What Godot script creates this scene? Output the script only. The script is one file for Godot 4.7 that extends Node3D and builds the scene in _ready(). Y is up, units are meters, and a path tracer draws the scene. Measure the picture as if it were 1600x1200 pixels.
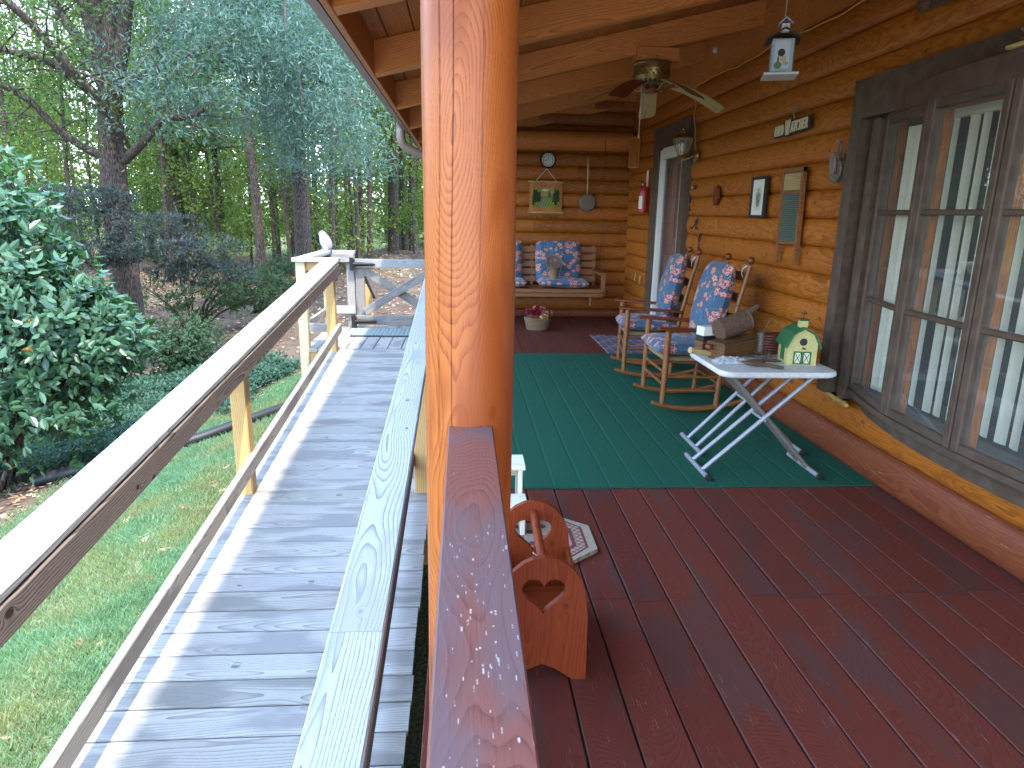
extends Node3D

var rng := RandomNumberGenerator.new()
var used := {}
var M := {}
const TL := 4.0    # metres of wood along a texture
const TW := 0.6    # metres across it


func _ready() -> void:
	rng.seed = 7
	set_view()
	set_light()
	make_materials()
	build_ground()
	build_floor()
	build_house()
	build_roof()
	build_post_and_rail()
	build_ramp()
	build_landing()
	build_porch_things()
	build_wall_things()
	build_table_things()
	build_plants()


func set_view() -> void:
	var cam := Camera3D.new()
	cam.name = "camera"
	cam.position = Vector3(0, 1.32, 0)
	cam.rotation = Vector3(-0.2453, -0.0742, 0.01885)
	cam.fov = rad_to_deg(2.0 * atan(600.0 / 1073.4))
	cam.near = 0.05
	cam.far = 400.0
	add_child(cam)
	cam.current = true


func set_light() -> void:
	var sky_mat := ProceduralSkyMaterial.new()
	sky_mat.sky_top_color = Color(0.66, 0.79, 0.97)
	sky_mat.sky_horizon_color = Color(0.93, 0.965, 1.0)
	sky_mat.sky_curve = 0.16
	sky_mat.ground_horizon_color = Color(0.55, 0.6, 0.5)
	sky_mat.ground_bottom_color = Color(0.25, 0.26, 0.2)
	sky_mat.energy_multiplier = 2.1
	var sky := Sky.new()
	sky.sky_material = sky_mat
	var env := Environment.new()
	env.background_mode = Environment.BG_SKY
	env.sky = sky
	env.tonemap_mode = Environment.TONE_MAPPER_LINEAR
	env.tonemap_exposure = 4.6
	env.sdfgi_enabled = true
	env.ssao_enabled = true
	env.ssil_enabled = true
	var we := WorldEnvironment.new()
	we.name = "world_environment"
	we.environment = env
	add_child(we)
	var sun := DirectionalLight3D.new()
	sun.name = "sun"
	sun.light_energy = 0.72
	sun.light_color = Color(1.0, 0.95, 0.86)
	sun.light_angular_distance = 1.4
	sun.shadow_enabled = true
	add_child(sun)
	sun.look_at_from_position(Vector3(1.0, 5.1, 2.1), Vector3.ZERO, Vector3.UP)


# ---------------------------------------------------------------- mesh helpers
class MB:
	var v := PackedVector3Array()
	var n := PackedVector3Array()
	var t := PackedVector2Array()
	var c := PackedColorArray()
	var col := Color(1, 1, 1)

	func tri(a: Vector3, b: Vector3, d: Vector3, na: Vector3, nb: Vector3, nd: Vector3, ta := Vector2.ZERO, tb := Vector2.ZERO, td := Vector2.ZERO) -> void:
		if (b - a).cross(d - a).dot(na + nb + nd) > 0.0:
			var s := b; b = d; d = s
			s = nb; nb = nd; nd = s
			var q := tb; tb = td; td = q
		v.append(a); v.append(b); v.append(d)
		n.append(na); n.append(nb); n.append(nd)
		t.append(ta); t.append(tb); t.append(td)
		c.append(col); c.append(col); c.append(col)

	func quad(a: Vector3, b: Vector3, cc: Vector3, d: Vector3, na: Vector3, nb: Vector3, nc: Vector3, nd: Vector3, ta := Vector2.ZERO, tb := Vector2.ZERO, tc := Vector2.ZERO, td := Vector2.ZERO) -> void:
		tri(a, b, cc, na, nb, nc, ta, tb, tc)
		tri(a, cc, d, na, nc, nd, ta, tc, td)

	func flat(a: Vector3, b: Vector3, cc: Vector3, d: Vector3, nn: Vector3) -> void:
		quad(a, b, cc, d, nn, nn, nn, nn, Vector2(0, 0), Vector2(1, 0), Vector2(1, 1), Vector2(0, 1))

	# extrude a closed outline (z, y) along x from 0 to length
	func prism(prof: PackedVector2Array, length: float, xf: Transform3D, uo: float, vo: float, smooth := false, caps := true) -> void:
		var k := prof.size()
		var area := 0.0
		for i in k:
			var p := prof[i]
			var q := prof[(i + 1) % k]
			area += p.x * q.y - q.x * p.y
		var sg := 1.0 if area > 0.0 else -1.0
		var en := []
		for i in k:
			var e := prof[(i + 1) % k] - prof[i]
			en.append((Vector3(0, -e.x, e.y) * sg).normalized())
		var vv := vo
		var b := xf.basis
		for i in k:
			var j := (i + 1) % k
			var p := prof[i]
			var q := prof[j]
			var v2 := vv + p.distance_to(q) / 0.6
			var n0: Vector3 = en[i]
			var n1: Vector3 = en[i]
			if smooth:
				n0 = (en[i] + en[(i + k - 1) % k]).normalized()
				n1 = (en[i] + en[j]).normalized()
			n0 = (b * n0).normalized()
			n1 = (b * n1).normalized()
			var u0 := uo
			var u1 := uo + length / 4.0
			quad(xf * Vector3(0, p.y, p.x), xf * Vector3(length, p.y, p.x), xf * Vector3(length, q.y, q.x), xf * Vector3(0, q.y, q.x), n0, n0, n1, n1, Vector2(u0, vv), Vector2(u1, vv), Vector2(u1, v2), Vector2(u0, v2))
			vv = v2
		if caps:
			var cen := Vector2.ZERO
			for p in prof:
				cen += p / k
			for side in 2:
				var x: float = 0.0 if side == 0 else length
				var nn := (b * Vector3(-1 if side == 0 else 1, 0, 0)).normalized()
				for i in k:
					var p := prof[i]
					var q := prof[(i + 1) % k]
					tri(xf * Vector3(x, cen.y, cen.x), xf * Vector3(x, p.y, p.x), xf * Vector3(x, q.y, q.x), nn, nn, nn, Vector2(uo, vo + 0.1), Vector2(uo + p.x * 0.1, vo + 0.1 + p.y), Vector2(uo + q.x * 0.1, vo + 0.1 + q.y))

	func tube(pts: Array, rad: Array, sides := 8, uo := 0.0, cap := true) -> void:
		var m := pts.size()
		var rings := []
		var nors := []
		var side := Vector3.ZERO
		var acc := 0.0
		var us := []
		for i in m:
			var d: Vector3
			if i == 0: d = pts[1] - pts[0]
			elif i == m - 1: d = pts[m - 1] - pts[m - 2]
			else: d = (pts[i + 1] - pts[i]).normalized() + (pts[i] - pts[i - 1]).normalized()
			d = d.normalized()
			if i == 0:
				side = d.cross(Vector3(0.13, 0.2, 0.97) if absf(d.z) < 0.9 else Vector3(0, 1, 0)).normalized()
			else:
				side = (side - d * side.dot(d)).normalized()
				acc += (pts[i] as Vector3).distance_to(pts[i - 1])
			var up := d.cross(side)
			var ring := []
			var nr := []
			for s in sides + 1:
				var a := TAU * s / sides
				var o := side * cos(a) + up * sin(a)
				ring.append(pts[i] + o * rad[i])
				nr.append(o)
			rings.append(ring); nors.append(nr); us.append(uo + acc / 4.0)
		for i in m - 1:
			for s in sides:
				var va: float = s * TAU * rad[i] / sides / 0.6
				var vb: float = (s + 1) * TAU * rad[i] / sides / 0.6
				quad(rings[i][s], rings[i + 1][s], rings[i + 1][s + 1], rings[i][s + 1], nors[i][s], nors[i + 1][s], nors[i + 1][s + 1], nors[i][s + 1], Vector2(us[i], va), Vector2(us[i + 1], va), Vector2(us[i + 1], vb), Vector2(us[i], vb))
		if cap:
			for e in [0, m - 1]:
				var nn: Vector3 = (pts[0] - pts[1]).normalized() if e == 0 else (pts[m - 1] - pts[m - 2]).normalized()
				for s in sides:
					tri(pts[e], rings[e][s], rings[e][s + 1], nn, nn, nn, Vector2(us[e], 0), Vector2(us[e], 0.02), Vector2(us[e] + 0.01, 0.02))

	# profile of (radius, height) pairs turned about y
	func lathe(prof: Array, sides: int, xf := Transform3D.IDENTITY, wob := 0.0) -> void:
		for i in prof.size() - 1:
			var p: Vector2 = prof[i]
			var q: Vector2 = prof[i + 1]
			var e := q - p
			var ns := Vector2(e.y, -e.x).normalized()
			for s in sides:
				var a := TAU * s / sides
				var b := TAU * (s + 1) / sides
				var ra := 1.0 + wob * (s % 2)
				var rb := 1.0 + wob * ((s + 1) % 2)
				var ca := Vector3(cos(a), 0, sin(a))
				var cb := Vector3(cos(b), 0, sin(b))
				var na := (xf.basis * (ca * ns.x + Vector3(0, ns.y, 0))).normalized()
				var nb := (xf.basis * (cb * ns.x + Vector3(0, ns.y, 0))).normalized()
				var u0 := float(s) / sides
				var u1 := float(s + 1) / sides
				var w0 := float(i) / (prof.size() - 1)
				var w1 := float(i + 1) / (prof.size() - 1)
				quad(xf * (ca * p.x * ra + Vector3(0, p.y, 0)), xf * (ca * q.x * ra + Vector3(0, q.y, 0)), xf * (cb * q.x * rb + Vector3(0, q.y, 0)), xf * (cb * p.x * rb + Vector3(0, p.y, 0)), na, na, nb, nb, Vector2(u0, w0), Vector2(u0, w1), Vector2(u1, w1), Vector2(u1, w0))

	func ball(r: Vector3, xf := Transform3D.IDENTITY, sides := 10, rows := 6) -> void:
		for i in rows:
			var t0 := PI * i / rows
			var t1 := PI * (i + 1) / rows
			for s in sides:
				var a := TAU * s / sides
				var b := TAU * (s + 1) / sides
				var q := []
				for w in [[t0, a], [t1, a], [t1, b], [t0, b]]:
					q.append(Vector3(sin(w[0]) * cos(w[1]), cos(w[0]), sin(w[0]) * sin(w[1])))
				var nn := []
				for w in q:
					nn.append((xf.basis * (w / r)).normalized())
				quad(xf * (q[0] * r), xf * (q[1] * r), xf * (q[2] * r), xf * (q[3] * r), nn[0], nn[1], nn[2], nn[3], Vector2(a / TAU, t0 / PI), Vector2(a / TAU, t1 / PI), Vector2(b / TAU, t1 / PI), Vector2(b / TAU, t0 / PI))

	# stuffed cushion in the xy plane, w wide, h high, t thick
	func pillow(w: float, h: float, t: float, xf: Transform3D, puff := 0.12, tufts := 0.0) -> void:
		var N := 18
		for face in [1.0, -1.0]:
			var P := []
			for j in N + 1:
				var row := []
				for i in N + 1:
					var a := -1.0 + 2.0 * i / N
					var b := -1.0 + 2.0 * j / N
					var e := pow(maxf(0.0, 1.0 - pow(absf(a), 5.0)), 0.42) * pow(maxf(0.0, 1.0 - pow(absf(b), 5.0)), 0.42)
					var z := e * t * 0.5 * (0.8 + puff * (cos(a * 2.2 + face) + cos(b * 2.9)))
					if tufts > 0.0:
						for tx in [-0.45, 0.45]:
							for ty in [-0.45, 0.45]:
								z -= t * tufts * exp(-((a - tx) * (a - tx) + (b - ty) * (b - ty)) * 30.0)
					var pinch := 1.0 - 0.05 * a * a * b * b
					row.append(Vector3(a * w * 0.5 * pinch, b * h * 0.5 * pinch, face * maxf(z, 0.0)))
				P.append(row)
			for j in N:
				for i in N:
					var nn := []
					for o in [[i, j], [i + 1, j], [i + 1, j + 1], [i, j + 1]]:
						var ii: int = o[0]
						var jj: int = o[1]
						var dx: Vector3 = P[jj][mini(ii + 1, N)] - P[jj][maxi(ii - 1, 0)]
						var dy: Vector3 = P[mini(jj + 1, N)][ii] - P[maxi(jj - 1, 0)][ii]
						nn.append((xf.basis * (dx.cross(dy) * face)).normalized())
					quad(xf * P[j][i], xf * P[j][i + 1], xf * P[j + 1][i + 1], xf * P[j + 1][i], nn[0], nn[1], nn[2], nn[3], Vector2(i * w, j * h) / N / 0.5, Vector2((i + 1) * w, j * h) / N / 0.5, Vector2((i + 1) * w, (j + 1) * h) / N / 0.5, Vector2(i * w, (j + 1) * h) / N / 0.5)

	func leaf(p: Vector3, d: Vector3, side: Vector3, l: float, w: float) -> void:
		var mid := p + d * l * 0.45
		var nn := d.cross(side).normalized()
		var drop := nn * w * 0.22
		var tip := p + d * l
		var a := mid + side * w * 0.5 + drop
		var b := mid - side * w * 0.5 + drop
		tri(p, a, tip, nn, nn, nn)
		tri(p, b, tip, nn, nn, nn)

	# broad rounded leaf folded along its rib
	func broad_leaf(p: Vector3, d: Vector3, side: Vector3, l: float, w: float) -> void:
		var nn := d.cross(side).normalized()
		var tip := p + d * l - nn * w * 0.12
		for s in [-1.0, 1.0]:
			var o: Vector3 = side * s * w * 0.5 + nn * w * 0.16
			var a := p + d * l * 0.3 + o * 0.92
			var b := p + d * l * 0.68 + o * 0.86
			var nf: Vector3 = (nn - side * s * 0.3).normalized()
			tri(p, a, b, nf, nf, nf)
			tri(p, b, tip, nf, nf, nf)

	func mesh() -> ArrayMesh:
		var arr := []
		arr.resize(Mesh.ARRAY_MAX)
		arr[Mesh.ARRAY_VERTEX] = v
		arr[Mesh.ARRAY_NORMAL] = n
		arr[Mesh.ARRAY_TEX_UV] = t
		arr[Mesh.ARRAY_COLOR] = c
		var m := ArrayMesh.new()
		if v.size() > 0:
			m.add_surface_from_arrays(Mesh.PRIMITIVE_TRIANGLES, arr)
		return m


func numbered(called: String) -> String:
	var k: int = used.get(called, 0)
	used[called] = k + 1
	return called if k == 0 else "%s_%03d" % [called, k]


func tag(o: Node, label: String, category: String, group := "") -> Node:
	o.set_meta("label", label)
	o.set_meta("category", category)
	if group != "":
		o.set_meta("group", group)
	return o


func thing(called: String, label: String, category: String, at := Vector3.ZERO, basis := Basis.IDENTITY, group := "") -> Node3D:
	var o := Node3D.new()
	o.name = numbered(called)
	add_child(o)
	o.transform = Transform3D(basis, at)
	tag(o, label, category, group)
	return o


func structure(called: String) -> Node3D:
	var o := Node3D.new()
	o.name = called
	add_child(o)
	o.set_meta("kind", "structure")
	return o


func put(parent: Node, called: String, mb: MB, mat: Material, xf := Transform3D.IDENTITY) -> MeshInstance3D:
	var o := MeshInstance3D.new()
	o.name = numbered(called) if parent == self else called
	o.mesh = mb.mesh()
	o.material_override = mat
	o.transform = xf
	parent.add_child(o, true)
	return o


func octagon(w: float, t: float, ch: float) -> PackedVector2Array:
	var a := w * 0.5
	var b := t * 0.5
	return PackedVector2Array([Vector2(-a + ch, b), Vector2(a - ch, b), Vector2(a, b - ch), Vector2(a, -b + ch), Vector2(a - ch, -b), Vector2(-a + ch, -b), Vector2(-a, -b + ch), Vector2(-a, b - ch)])


# a board from a to b, w across and t along up, centred on the line
func board(parent: Node, called: String, mat: Material, a: Vector3, b: Vector3, w: float, t: float, up := Vector3.UP, tint := 1.0, ch := 0.003) -> MeshInstance3D:
	var d := (b - a).normalized()
	var y := (up - d * up.dot(d)).normalized()
	var mb := MB.new()
	mb.col = Color(tint, tint * rng.randf_range(0.98, 1.02), tint * rng.randf_range(0.96, 1.04))
	mb.prism(octagon(w, t, minf(ch, minf(w, t) * 0.3)), a.distance_to(b), Transform3D.IDENTITY, rng.randf(), float(rng.randi() % 4) * 0.25 + rng.randf() * 0.03)
	return put(parent, called, mb, mat, Transform3D(Basis(d, y, d.cross(y)), a))


# an upright or free box with worn edges, size (x, y, z) about its centre
func block(parent: Node, called: String, mat: Material, centre: Vector3, size: Vector3, tint := 1.0, ch := 0.003, basis := Basis.IDENTITY) -> MeshInstance3D:
	var mb := MB.new()
	mb.col = Color(tint, tint, tint)
	mb.prism(octagon(size.z, size.y, minf(ch, minf(size.z, size.y) * 0.3)), size.x, Transform3D(Basis.IDENTITY, Vector3(-size.x * 0.5, 0, 0)), rng.randf(), float(rng.randi() % 4) * 0.25)
	return put(parent, called, mb, mat, Transform3D(basis, centre))


func rod(parent: Node, called: String, mat: Material, pts: Array, r0: float, r1 := -1.0, sides := 8) -> MeshInstance3D:
	var mb := MB.new()
	var rr := []
	for i in pts.size():
		rr.append(lerpf(r0, r0 if r1 < 0.0 else r1, float(i) / (pts.size() - 1)))
	mb.tube(pts, rr, sides, rng.randf())
	return put(parent, called, mb, mat)


func lathed(parent: Node, called: String, mat: Material, prof: Array, at := Vector3.ZERO, sides := 20, basis := Basis.IDENTITY, wob := 0.0) -> MeshInstance3D:
	var mb := MB.new()
	mb.lathe(prof, sides, Transform3D.IDENTITY, wob)
	return put(parent, called, mb, mat, Transform3D(basis, at))


func smooth_path(pts: Array, steps := 6) -> Array:
	var cv := Curve3D.new()
	for i in pts.size():
		var tan := Vector3.ZERO
		if i > 0 and i < pts.size() - 1:
			tan = (pts[i + 1] - pts[i - 1]) / 6.0
		cv.add_point(pts[i], -tan, tan)
	var out := []
	for i in pts.size() - 1:
		for s in steps:
			out.append(cv.sample(i, float(s) / steps))
	out.append(pts[-1])
	return out


# ---------------------------------------------------------------- materials
func mat(c: Color, rough := 0.7, metal := 0.0, spec := 0.5) -> StandardMaterial3D:
	var m := StandardMaterial3D.new()
	m.albedo_color = c.linear_to_srgb()
	m.roughness = rough
	m.metallic = metal
	m.metallic_specular = spec
	return m


func noise_bytes(sd: int, w: int, h: int, freq: float, ow: int, oh: int, oct := 3) -> PackedByteArray:
	var f := FastNoiseLite.new()
	f.seed = sd
	f.noise_type = FastNoiseLite.TYPE_SIMPLEX_SMOOTH
	f.frequency = freq
	f.fractal_octaves = oct
	var im := f.get_seamless_image(w, h, false, false, 0.15)
	im.convert(Image.FORMAT_L8)
	im.resize(ow, oh, Image.INTERPOLATE_CUBIC)
	return im.get_data()


# growth rings cut lengthwise: 0 pale early wood .. 255 dark late wood
func grain(sd: int, bands: int, freq: float, dmin: float, dmax: float, wob: float, knots: int, fibre := 0.3) -> PackedByteArray:
	var W := 2048
	var H := 512
	var r := RandomNumberGenerator.new()
	r.seed = sd
	var warp := noise_bytes(sd + 1, 96, 64, 0.05, W, H)
	var fib := noise_bytes(sd + 2, 128, 512, 0.35, W, H, 2)
	var kr := PackedFloat32Array()
	var kd := PackedFloat32Array()
	kr.resize(W * H)
	kd.resize(W * H)
	for k in knots:
		var kx := r.randi() % W
		var ky := r.randi() % H
		var rad := r.randf_range(0.006, 0.014)
		var ex := int(rad * 9.0 / TL * W)
		var ey := int(rad * 4.0 / TW * H)
		for y in range(maxi(0, ky - ey), mini(H, ky + ey)):
			for x in range(kx - ex, kx + ex):
				var dx := (x - kx) * TL / W / 1.6
				var dy := (y - ky) * TW / H
				var q := (dx * dx + dy * dy) / (rad * rad)
				var i := y * W + posmod(x, W)
				kr[i] += 0.03 * exp(-q * 0.35)
				if q < 1.5:
					kd[i] = maxf(kd[i], 1.2 - q * 0.8)
	var vc := []
	var dd := []
	for b in bands:
		var cen := (b + 0.5 + r.randf_range(-0.35, 0.35)) * TW / bands
		var pc := PackedFloat32Array()
		var pd := PackedFloat32Array()
		var p1 := r.randf() * TAU
		var p2 := r.randf() * TAU
		var p3 := r.randf() * TAU
		for x in W:
			var a := TAU * x / W
			pc.append(cen + 0.012 * sin(a * 2 + p1) + 0.006 * sin(a * 5 + p2))
			pd.append(lerpf(dmin, dmax, 0.5 + 0.32 * sin(a * 2 + p2) + 0.18 * sin(a * 5 + p3)))
		vc.append(pc)
		dd.append(pd)
	var out := PackedByteArray()
	out.resize(W * H)
	for y in H:
		var b: int = mini(y * bands / H, bands - 1)
		var v := y * TW / H
		var pc: PackedFloat32Array = vc[b]
		var pd: PackedFloat32Array = dd[b]
		var o := y * W
		for x in W:
			var dv := v - pc[x]
			var d := pd[x]
			var ph := (sqrt(dv * dv + d * d) + (warp[o + x] - 128) * wob + kr[o + x]) * freq
			ph -= floorf(ph)
			out[o + x] = clampi(int((1.0 - fibre) * 255.0 * ph * ph + fibre * fib[o + x] + 200.0 * kd[o + x]), 0, 255)
	return out


# colours by grain value (stops are sRGB), with blotches of a second tone
func wood_image(g: PackedByteArray, stops: Array, blot: PackedByteArray, tone: Color, amount: float, edge := 150) -> Image:
	var lr := PackedFloat32Array()
	var lg := PackedFloat32Array()
	var lb := PackedFloat32Array()
	for i in 256:
		var f := i / 255.0 * (stops.size() - 1)
		var k := mini(int(f), stops.size() - 2)
		var c: Color = stops[k].lerp(stops[k + 1], f - k)
		lr.append(c.r * 255); lg.append(c.g * 255); lb.append(c.b * 255)
	var out := PackedByteArray()
	out.resize(2048 * 512 * 3)
	var tr := tone.r * 255
	var tg := tone.g * 255
	var tb := tone.b * 255
	var j := 0
	for i in 2048 * 512:
		var a := g[i]
		var s := clampf((blot[i] - edge) * 0.02, 0.0, 1.0) * amount
		out[j] = int(lr[a] + (tr - lr[a]) * s)
		out[j + 1] = int(lg[a] + (tg - lg[a]) * s)
		out[j + 2] = int(lb[a] + (tb - lb[a]) * s)
		j += 3
	return Image.create_from_data(2048, 512, false, Image.FORMAT_RGB8, out)


func scratches(im: Image, sd: int, count: int, c: Color, long: float, band := Rect2(0, 0, 1, 1)) -> void:
	var r := RandomNumberGenerator.new()
	r.seed = sd
	for k in count:
		var x := int((band.position.x + r.randf() * band.size.x) * 2048)
		var y := int((band.position.y + r.randf() * band.size.y) * 512)
		var n := int(r.randf_range(0.3, 1.0) * long)
		var w := 1 + int(r.randf() < 0.25)
		for i in n:
			if r.randf() < 0.75:
				for q in w:
					var px := posmod(x + i, 2048)
					var py := clampi(y + q + int(i * 0.1 * sin(k)), 0, 511)
					im.set_pixel(px, py, im.get_pixel(px, py).lerp(c, r.randf_range(0.4, 0.9)))


func wood_mat(im: Image, nor: ImageTexture, rough: float, depth := 0.5, spec := 0.4) -> StandardMaterial3D:
	var m := StandardMaterial3D.new()
	m.albedo_texture = ImageTexture.create_from_image(im)
	m.vertex_color_use_as_albedo = true
	m.roughness = rough
	m.metallic_specular = spec
	if nor:
		m.normal_enabled = true
		m.normal_texture = nor
		m.normal_scale = depth
	return m


func relief(g: PackedByteArray, bump: float) -> ImageTexture:
	var im := Image.create_from_data(2048, 512, false, Image.FORMAT_L8, g)
	im.convert(Image.FORMAT_RGBA8)
	im.bump_map_to_normal_map(bump)
	return ImageTexture.create_from_image(im)


func noise_mat(c0: Color, c1: Color, freq: float, scale: float, rough: float, sd := 1, bump := 0.0) -> StandardMaterial3D:
	var f := FastNoiseLite.new()
	f.seed = sd
	f.frequency = freq
	f.fractal_octaves = 5
	var im := f.get_seamless_image(512, 512)
	im.convert(Image.FORMAT_L8)
	var g := im.get_data()
	var out := PackedByteArray()
	out.resize(512 * 512 * 3)
	var a := c0.linear_to_srgb()
	var b := c1.linear_to_srgb()
	for i in g.size():
		var q := a.lerp(b, smoothstep(0.25, 0.75, g[i] / 255.0))
		out[i * 3] = int(q.r * 255); out[i * 3 + 1] = int(q.g * 255); out[i * 3 + 2] = int(q.b * 255)
	var m := StandardMaterial3D.new()
	m.albedo_texture = ImageTexture.create_from_image(Image.create_from_data(512, 512, false, Image.FORMAT_RGB8, out))
	m.roughness = rough
	m.metallic_specular = 0.3
	m.uv1_triplanar = true
	m.uv1_world_triplanar = true
	m.uv1_scale = Vector3.ONE * scale
	if bump > 0.0:
		var bm := Image.create_from_data(512, 512, false, Image.FORMAT_L8, g)
		bm.convert(Image.FORMAT_RGBA8)
		bm.bump_map_to_normal_map(bump)
		m.normal_enabled = true
		m.normal_texture = ImageTexture.create_from_image(bm)
	return m


func leaf_mat(rough := 0.5, back := Color(0.10, 0.16, 0.03), spec := 0.4) -> StandardMaterial3D:
	var m := StandardMaterial3D.new()
	m.vertex_color_use_as_albedo = true
	m.roughness = rough
	m.metallic_specular = spec
	m.cull_mode = BaseMaterial3D.CULL_DISABLED
	m.backlight_enabled = true
	m.backlight = back.linear_to_srgb()
	return m


func floral(sd: int) -> ImageTexture:
	var im := Image.create(512, 512, false, Image.FORMAT_RGB8)
	im.fill(Color(0.22, 0.33, 0.44))
	var r := RandomNumberGenerator.new()
	r.seed = sd
	for k in 70:
		var p := Vector2(r.randf(), r.randf()) * 512
		var a := r.randf() * TAU
		var tone := Color(0.26, 0.46, 0.48) if k % 3 else Color(0.40, 0.54, 0.66)
		for i in 60:
			a += r.randf_range(-0.25, 0.3)
			p += Vector2(cos(a), sin(a)) * 2.0
			for q in 12:
				im.set_pixel(posmod(int(p.x) + q % 4, 512), posmod(int(p.y) + q / 4, 512), tone)
	for k in 62:
		var p := Vector2(r.randf(), r.randf()) * 512
		var rad := r.randf_range(16, 50)
		var turn := r.randf() * TAU
		var petals := r.randi_range(5, 7)
		var squash := r.randf_range(0.65, 1.0)
		var outer := Color(0.70, 0.46, 0.43) if k % 4 else Color(0.74, 0.58, 0.44)
		for y in range(-int(rad), int(rad) + 1):
			for x in range(-int(rad), int(rad) + 1):
				var q := Vector2(x, y / squash).rotated(turn)
				var f := q.length() / (rad * (0.82 + 0.18 * cos(petals * q.angle())))
				if f < 1.0:
					var c := outer
					if f > 0.86: c = Color(0.12, 0.16, 0.35)
					elif f < 0.25: c = Color(0.58, 0.24, 0.26)
					elif f < 0.45: c = Color(0.78, 0.66, 0.58)
					im.set_pixel(posmod(int(p.x) + x, 512), posmod(int(p.y) + y, 512), c)
	return ImageTexture.create_from_image(im)


func make_materials() -> void:
	var g1 := grain(11, 4, 95.0, 0.004, 0.05, 0.00008, 9)
	var g2 := grain(23, 2, 60.0, 0.01, 0.12, 0.00022, 16, 0.25)
	var g3 := grain(37, 2, 190.0, 0.02, 0.16, 0.00012, 12, 0.45)
	var n3 := relief(g3, 0.7)
	var blot := noise_bytes(5, 256, 128, 0.02, 2048, 512, 4)
	var blot2 := noise_bytes(9, 512, 256, 0.06, 2048, 512, 4)
	var n1 := relief(g1, 1.2)
	var n2 := relief(g2, 0.6)
	var srgb := func(r: int, g: int, b: int) -> Color: return Color(r / 255.0, g / 255.0, b / 255.0)
	M.grey = wood_mat(wood_image(g1, [srgb.call(166, 161, 154), srgb.call(152, 147, 141), srgb.call(112, 104, 99)], blot, srgb.call(126, 122, 119), 0.85, 125), n1, 0.75, 0.5, 0.3)
	M.pale = wood_mat(wood_image(g1, [srgb.call(184, 185, 182), srgb.call(172, 171, 168), srgb.call(118, 111, 106)], blot, srgb.call(156, 156, 156), 0.7), n1, 0.7, 0.5, 0.3)
	M.worn = wood_mat(wood_image(g1, [srgb.call(150, 138, 132), srgb.call(112, 100, 96), srgb.call(66, 56, 52)], blot, srgb.call(120, 110, 108), 0.5), n1, 0.8, 1.0, 0.2)
	M.yellow = wood_mat(wood_image(g1, [srgb.call(200, 164, 108), srgb.call(188, 150, 94), srgb.call(150, 108, 60)], blot, srgb.call(190, 150, 92), 0.5), n1, 0.6, 0.3, 0.4)
	M.log = wood_mat(wood_image(g2, [srgb.call(178, 108, 38), srgb.call(164, 94, 29), srgb.call(122, 62, 15)], blot2, srgb.call(132, 76, 26), 0.6, 130), n2, 0.45, 0.25, 0.4)
	M.beam = wood_mat(wood_image(g1, [srgb.call(204, 132, 66), srgb.call(192, 118, 54), srgb.call(152, 86, 34)], blot2, srgb.call(168, 104, 48), 0.5), n1, 0.5, 0.25, 0.4)
	M.ceiling = wood_mat(wood_image(g1, [srgb.call(178, 112, 60), srgb.call(164, 98, 48), srgb.call(120, 66, 30)], blot2, srgb.call(132, 82, 44), 0.6), n1, 0.55, 0.25, 0.3)
	M.post = wood_mat(wood_image(g3, [srgb.call(184, 108, 50), srgb.call(166, 90, 38), srgb.call(108, 48, 18)], blot, srgb.call(142, 68, 26), 0.75, 128), n3, 0.42, 0.35, 0.45)
	var base_im := wood_image(g2, [srgb.call(138, 76, 46), srgb.call(126, 66, 38), srgb.call(98, 46, 24)], blot2, srgb.call(122, 62, 44), 0.7, 110)
	scratches(base_im, 3, 260, Color(0.78, 0.74, 0.72), 34)
	M.log_base = wood_mat(base_im, n2, 0.5, 0.3)
	var floor_im := wood_image(g3, [srgb.call(106, 51, 40), srgb.call(98, 45, 35), srgb.call(75, 34, 27)], blot, srgb.call(84, 54, 49), 0.8, 132)
	scratches(floor_im, 4, 420, Color(0.56, 0.47, 0.46), 22)
	M.floor = wood_mat(floor_im, n3, 0.5, 0.4, 0.4)
	var rail_im := wood_image(g3, [srgb.call(132, 84, 73), srgb.call(124, 76, 66), srgb.call(98, 58, 50)], blot, srgb.call(108, 90, 92), 0.75, 120)
	scratches(rail_im, 6, 120, Color(0.80, 0.76, 0.76), 9)
	scratches(rail_im, 8, 110, Color(0.86, 0.84, 0.84), 6, Rect2(0.76, 0.02, 0.14, 0.14))
	M.rail = wood_mat(rail_im, n3, 0.55, 0.35, 0.4)
	M.chair = wood_mat(wood_image(g1, [srgb.call(140, 92, 50), srgb.call(122, 76, 38), srgb.call(88, 50, 24)], blot2, srgb.call(104, 62, 32), 0.5), n1, 0.45, 0.2, 0.5)
	M.dark_wood = wood_mat(wood_image(g1, [srgb.call(118, 60, 34), srgb.call(104, 48, 26), srgb.call(72, 32, 18)], blot2, srgb.call(90, 46, 26), 0.5), n1, 0.35, 0.2, 0.5)
	M.oak = wood_mat(wood_image(g1, [srgb.call(190, 168, 116), srgb.call(170, 146, 94), srgb.call(104, 82, 46)], blot, srgb.call(170, 150, 100), 0.4), n1, 0.45, 0.2, 0.5)
	M.bark = noise_mat(Color(0.028, 0.021, 0.018), Color(0.115, 0.088, 0.072), 0.03, 1.6, 0.95, 31, 6.0)
	M.bark.uv1_world_triplanar = false
	M.bark.uv1_scale = Vector3(3.0, 0.6, 3.0)
	M.trim = noise_mat(Color(0.08, 0.055, 0.039), Color(0.105, 0.075, 0.054), 0.02, 1.0, 0.5, 41)
	M.gutter = mat(Color(0.20, 0.145, 0.12), 0.45)
	M.white = mat(Color(0.62, 0.63, 0.58), 0.4)
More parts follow.
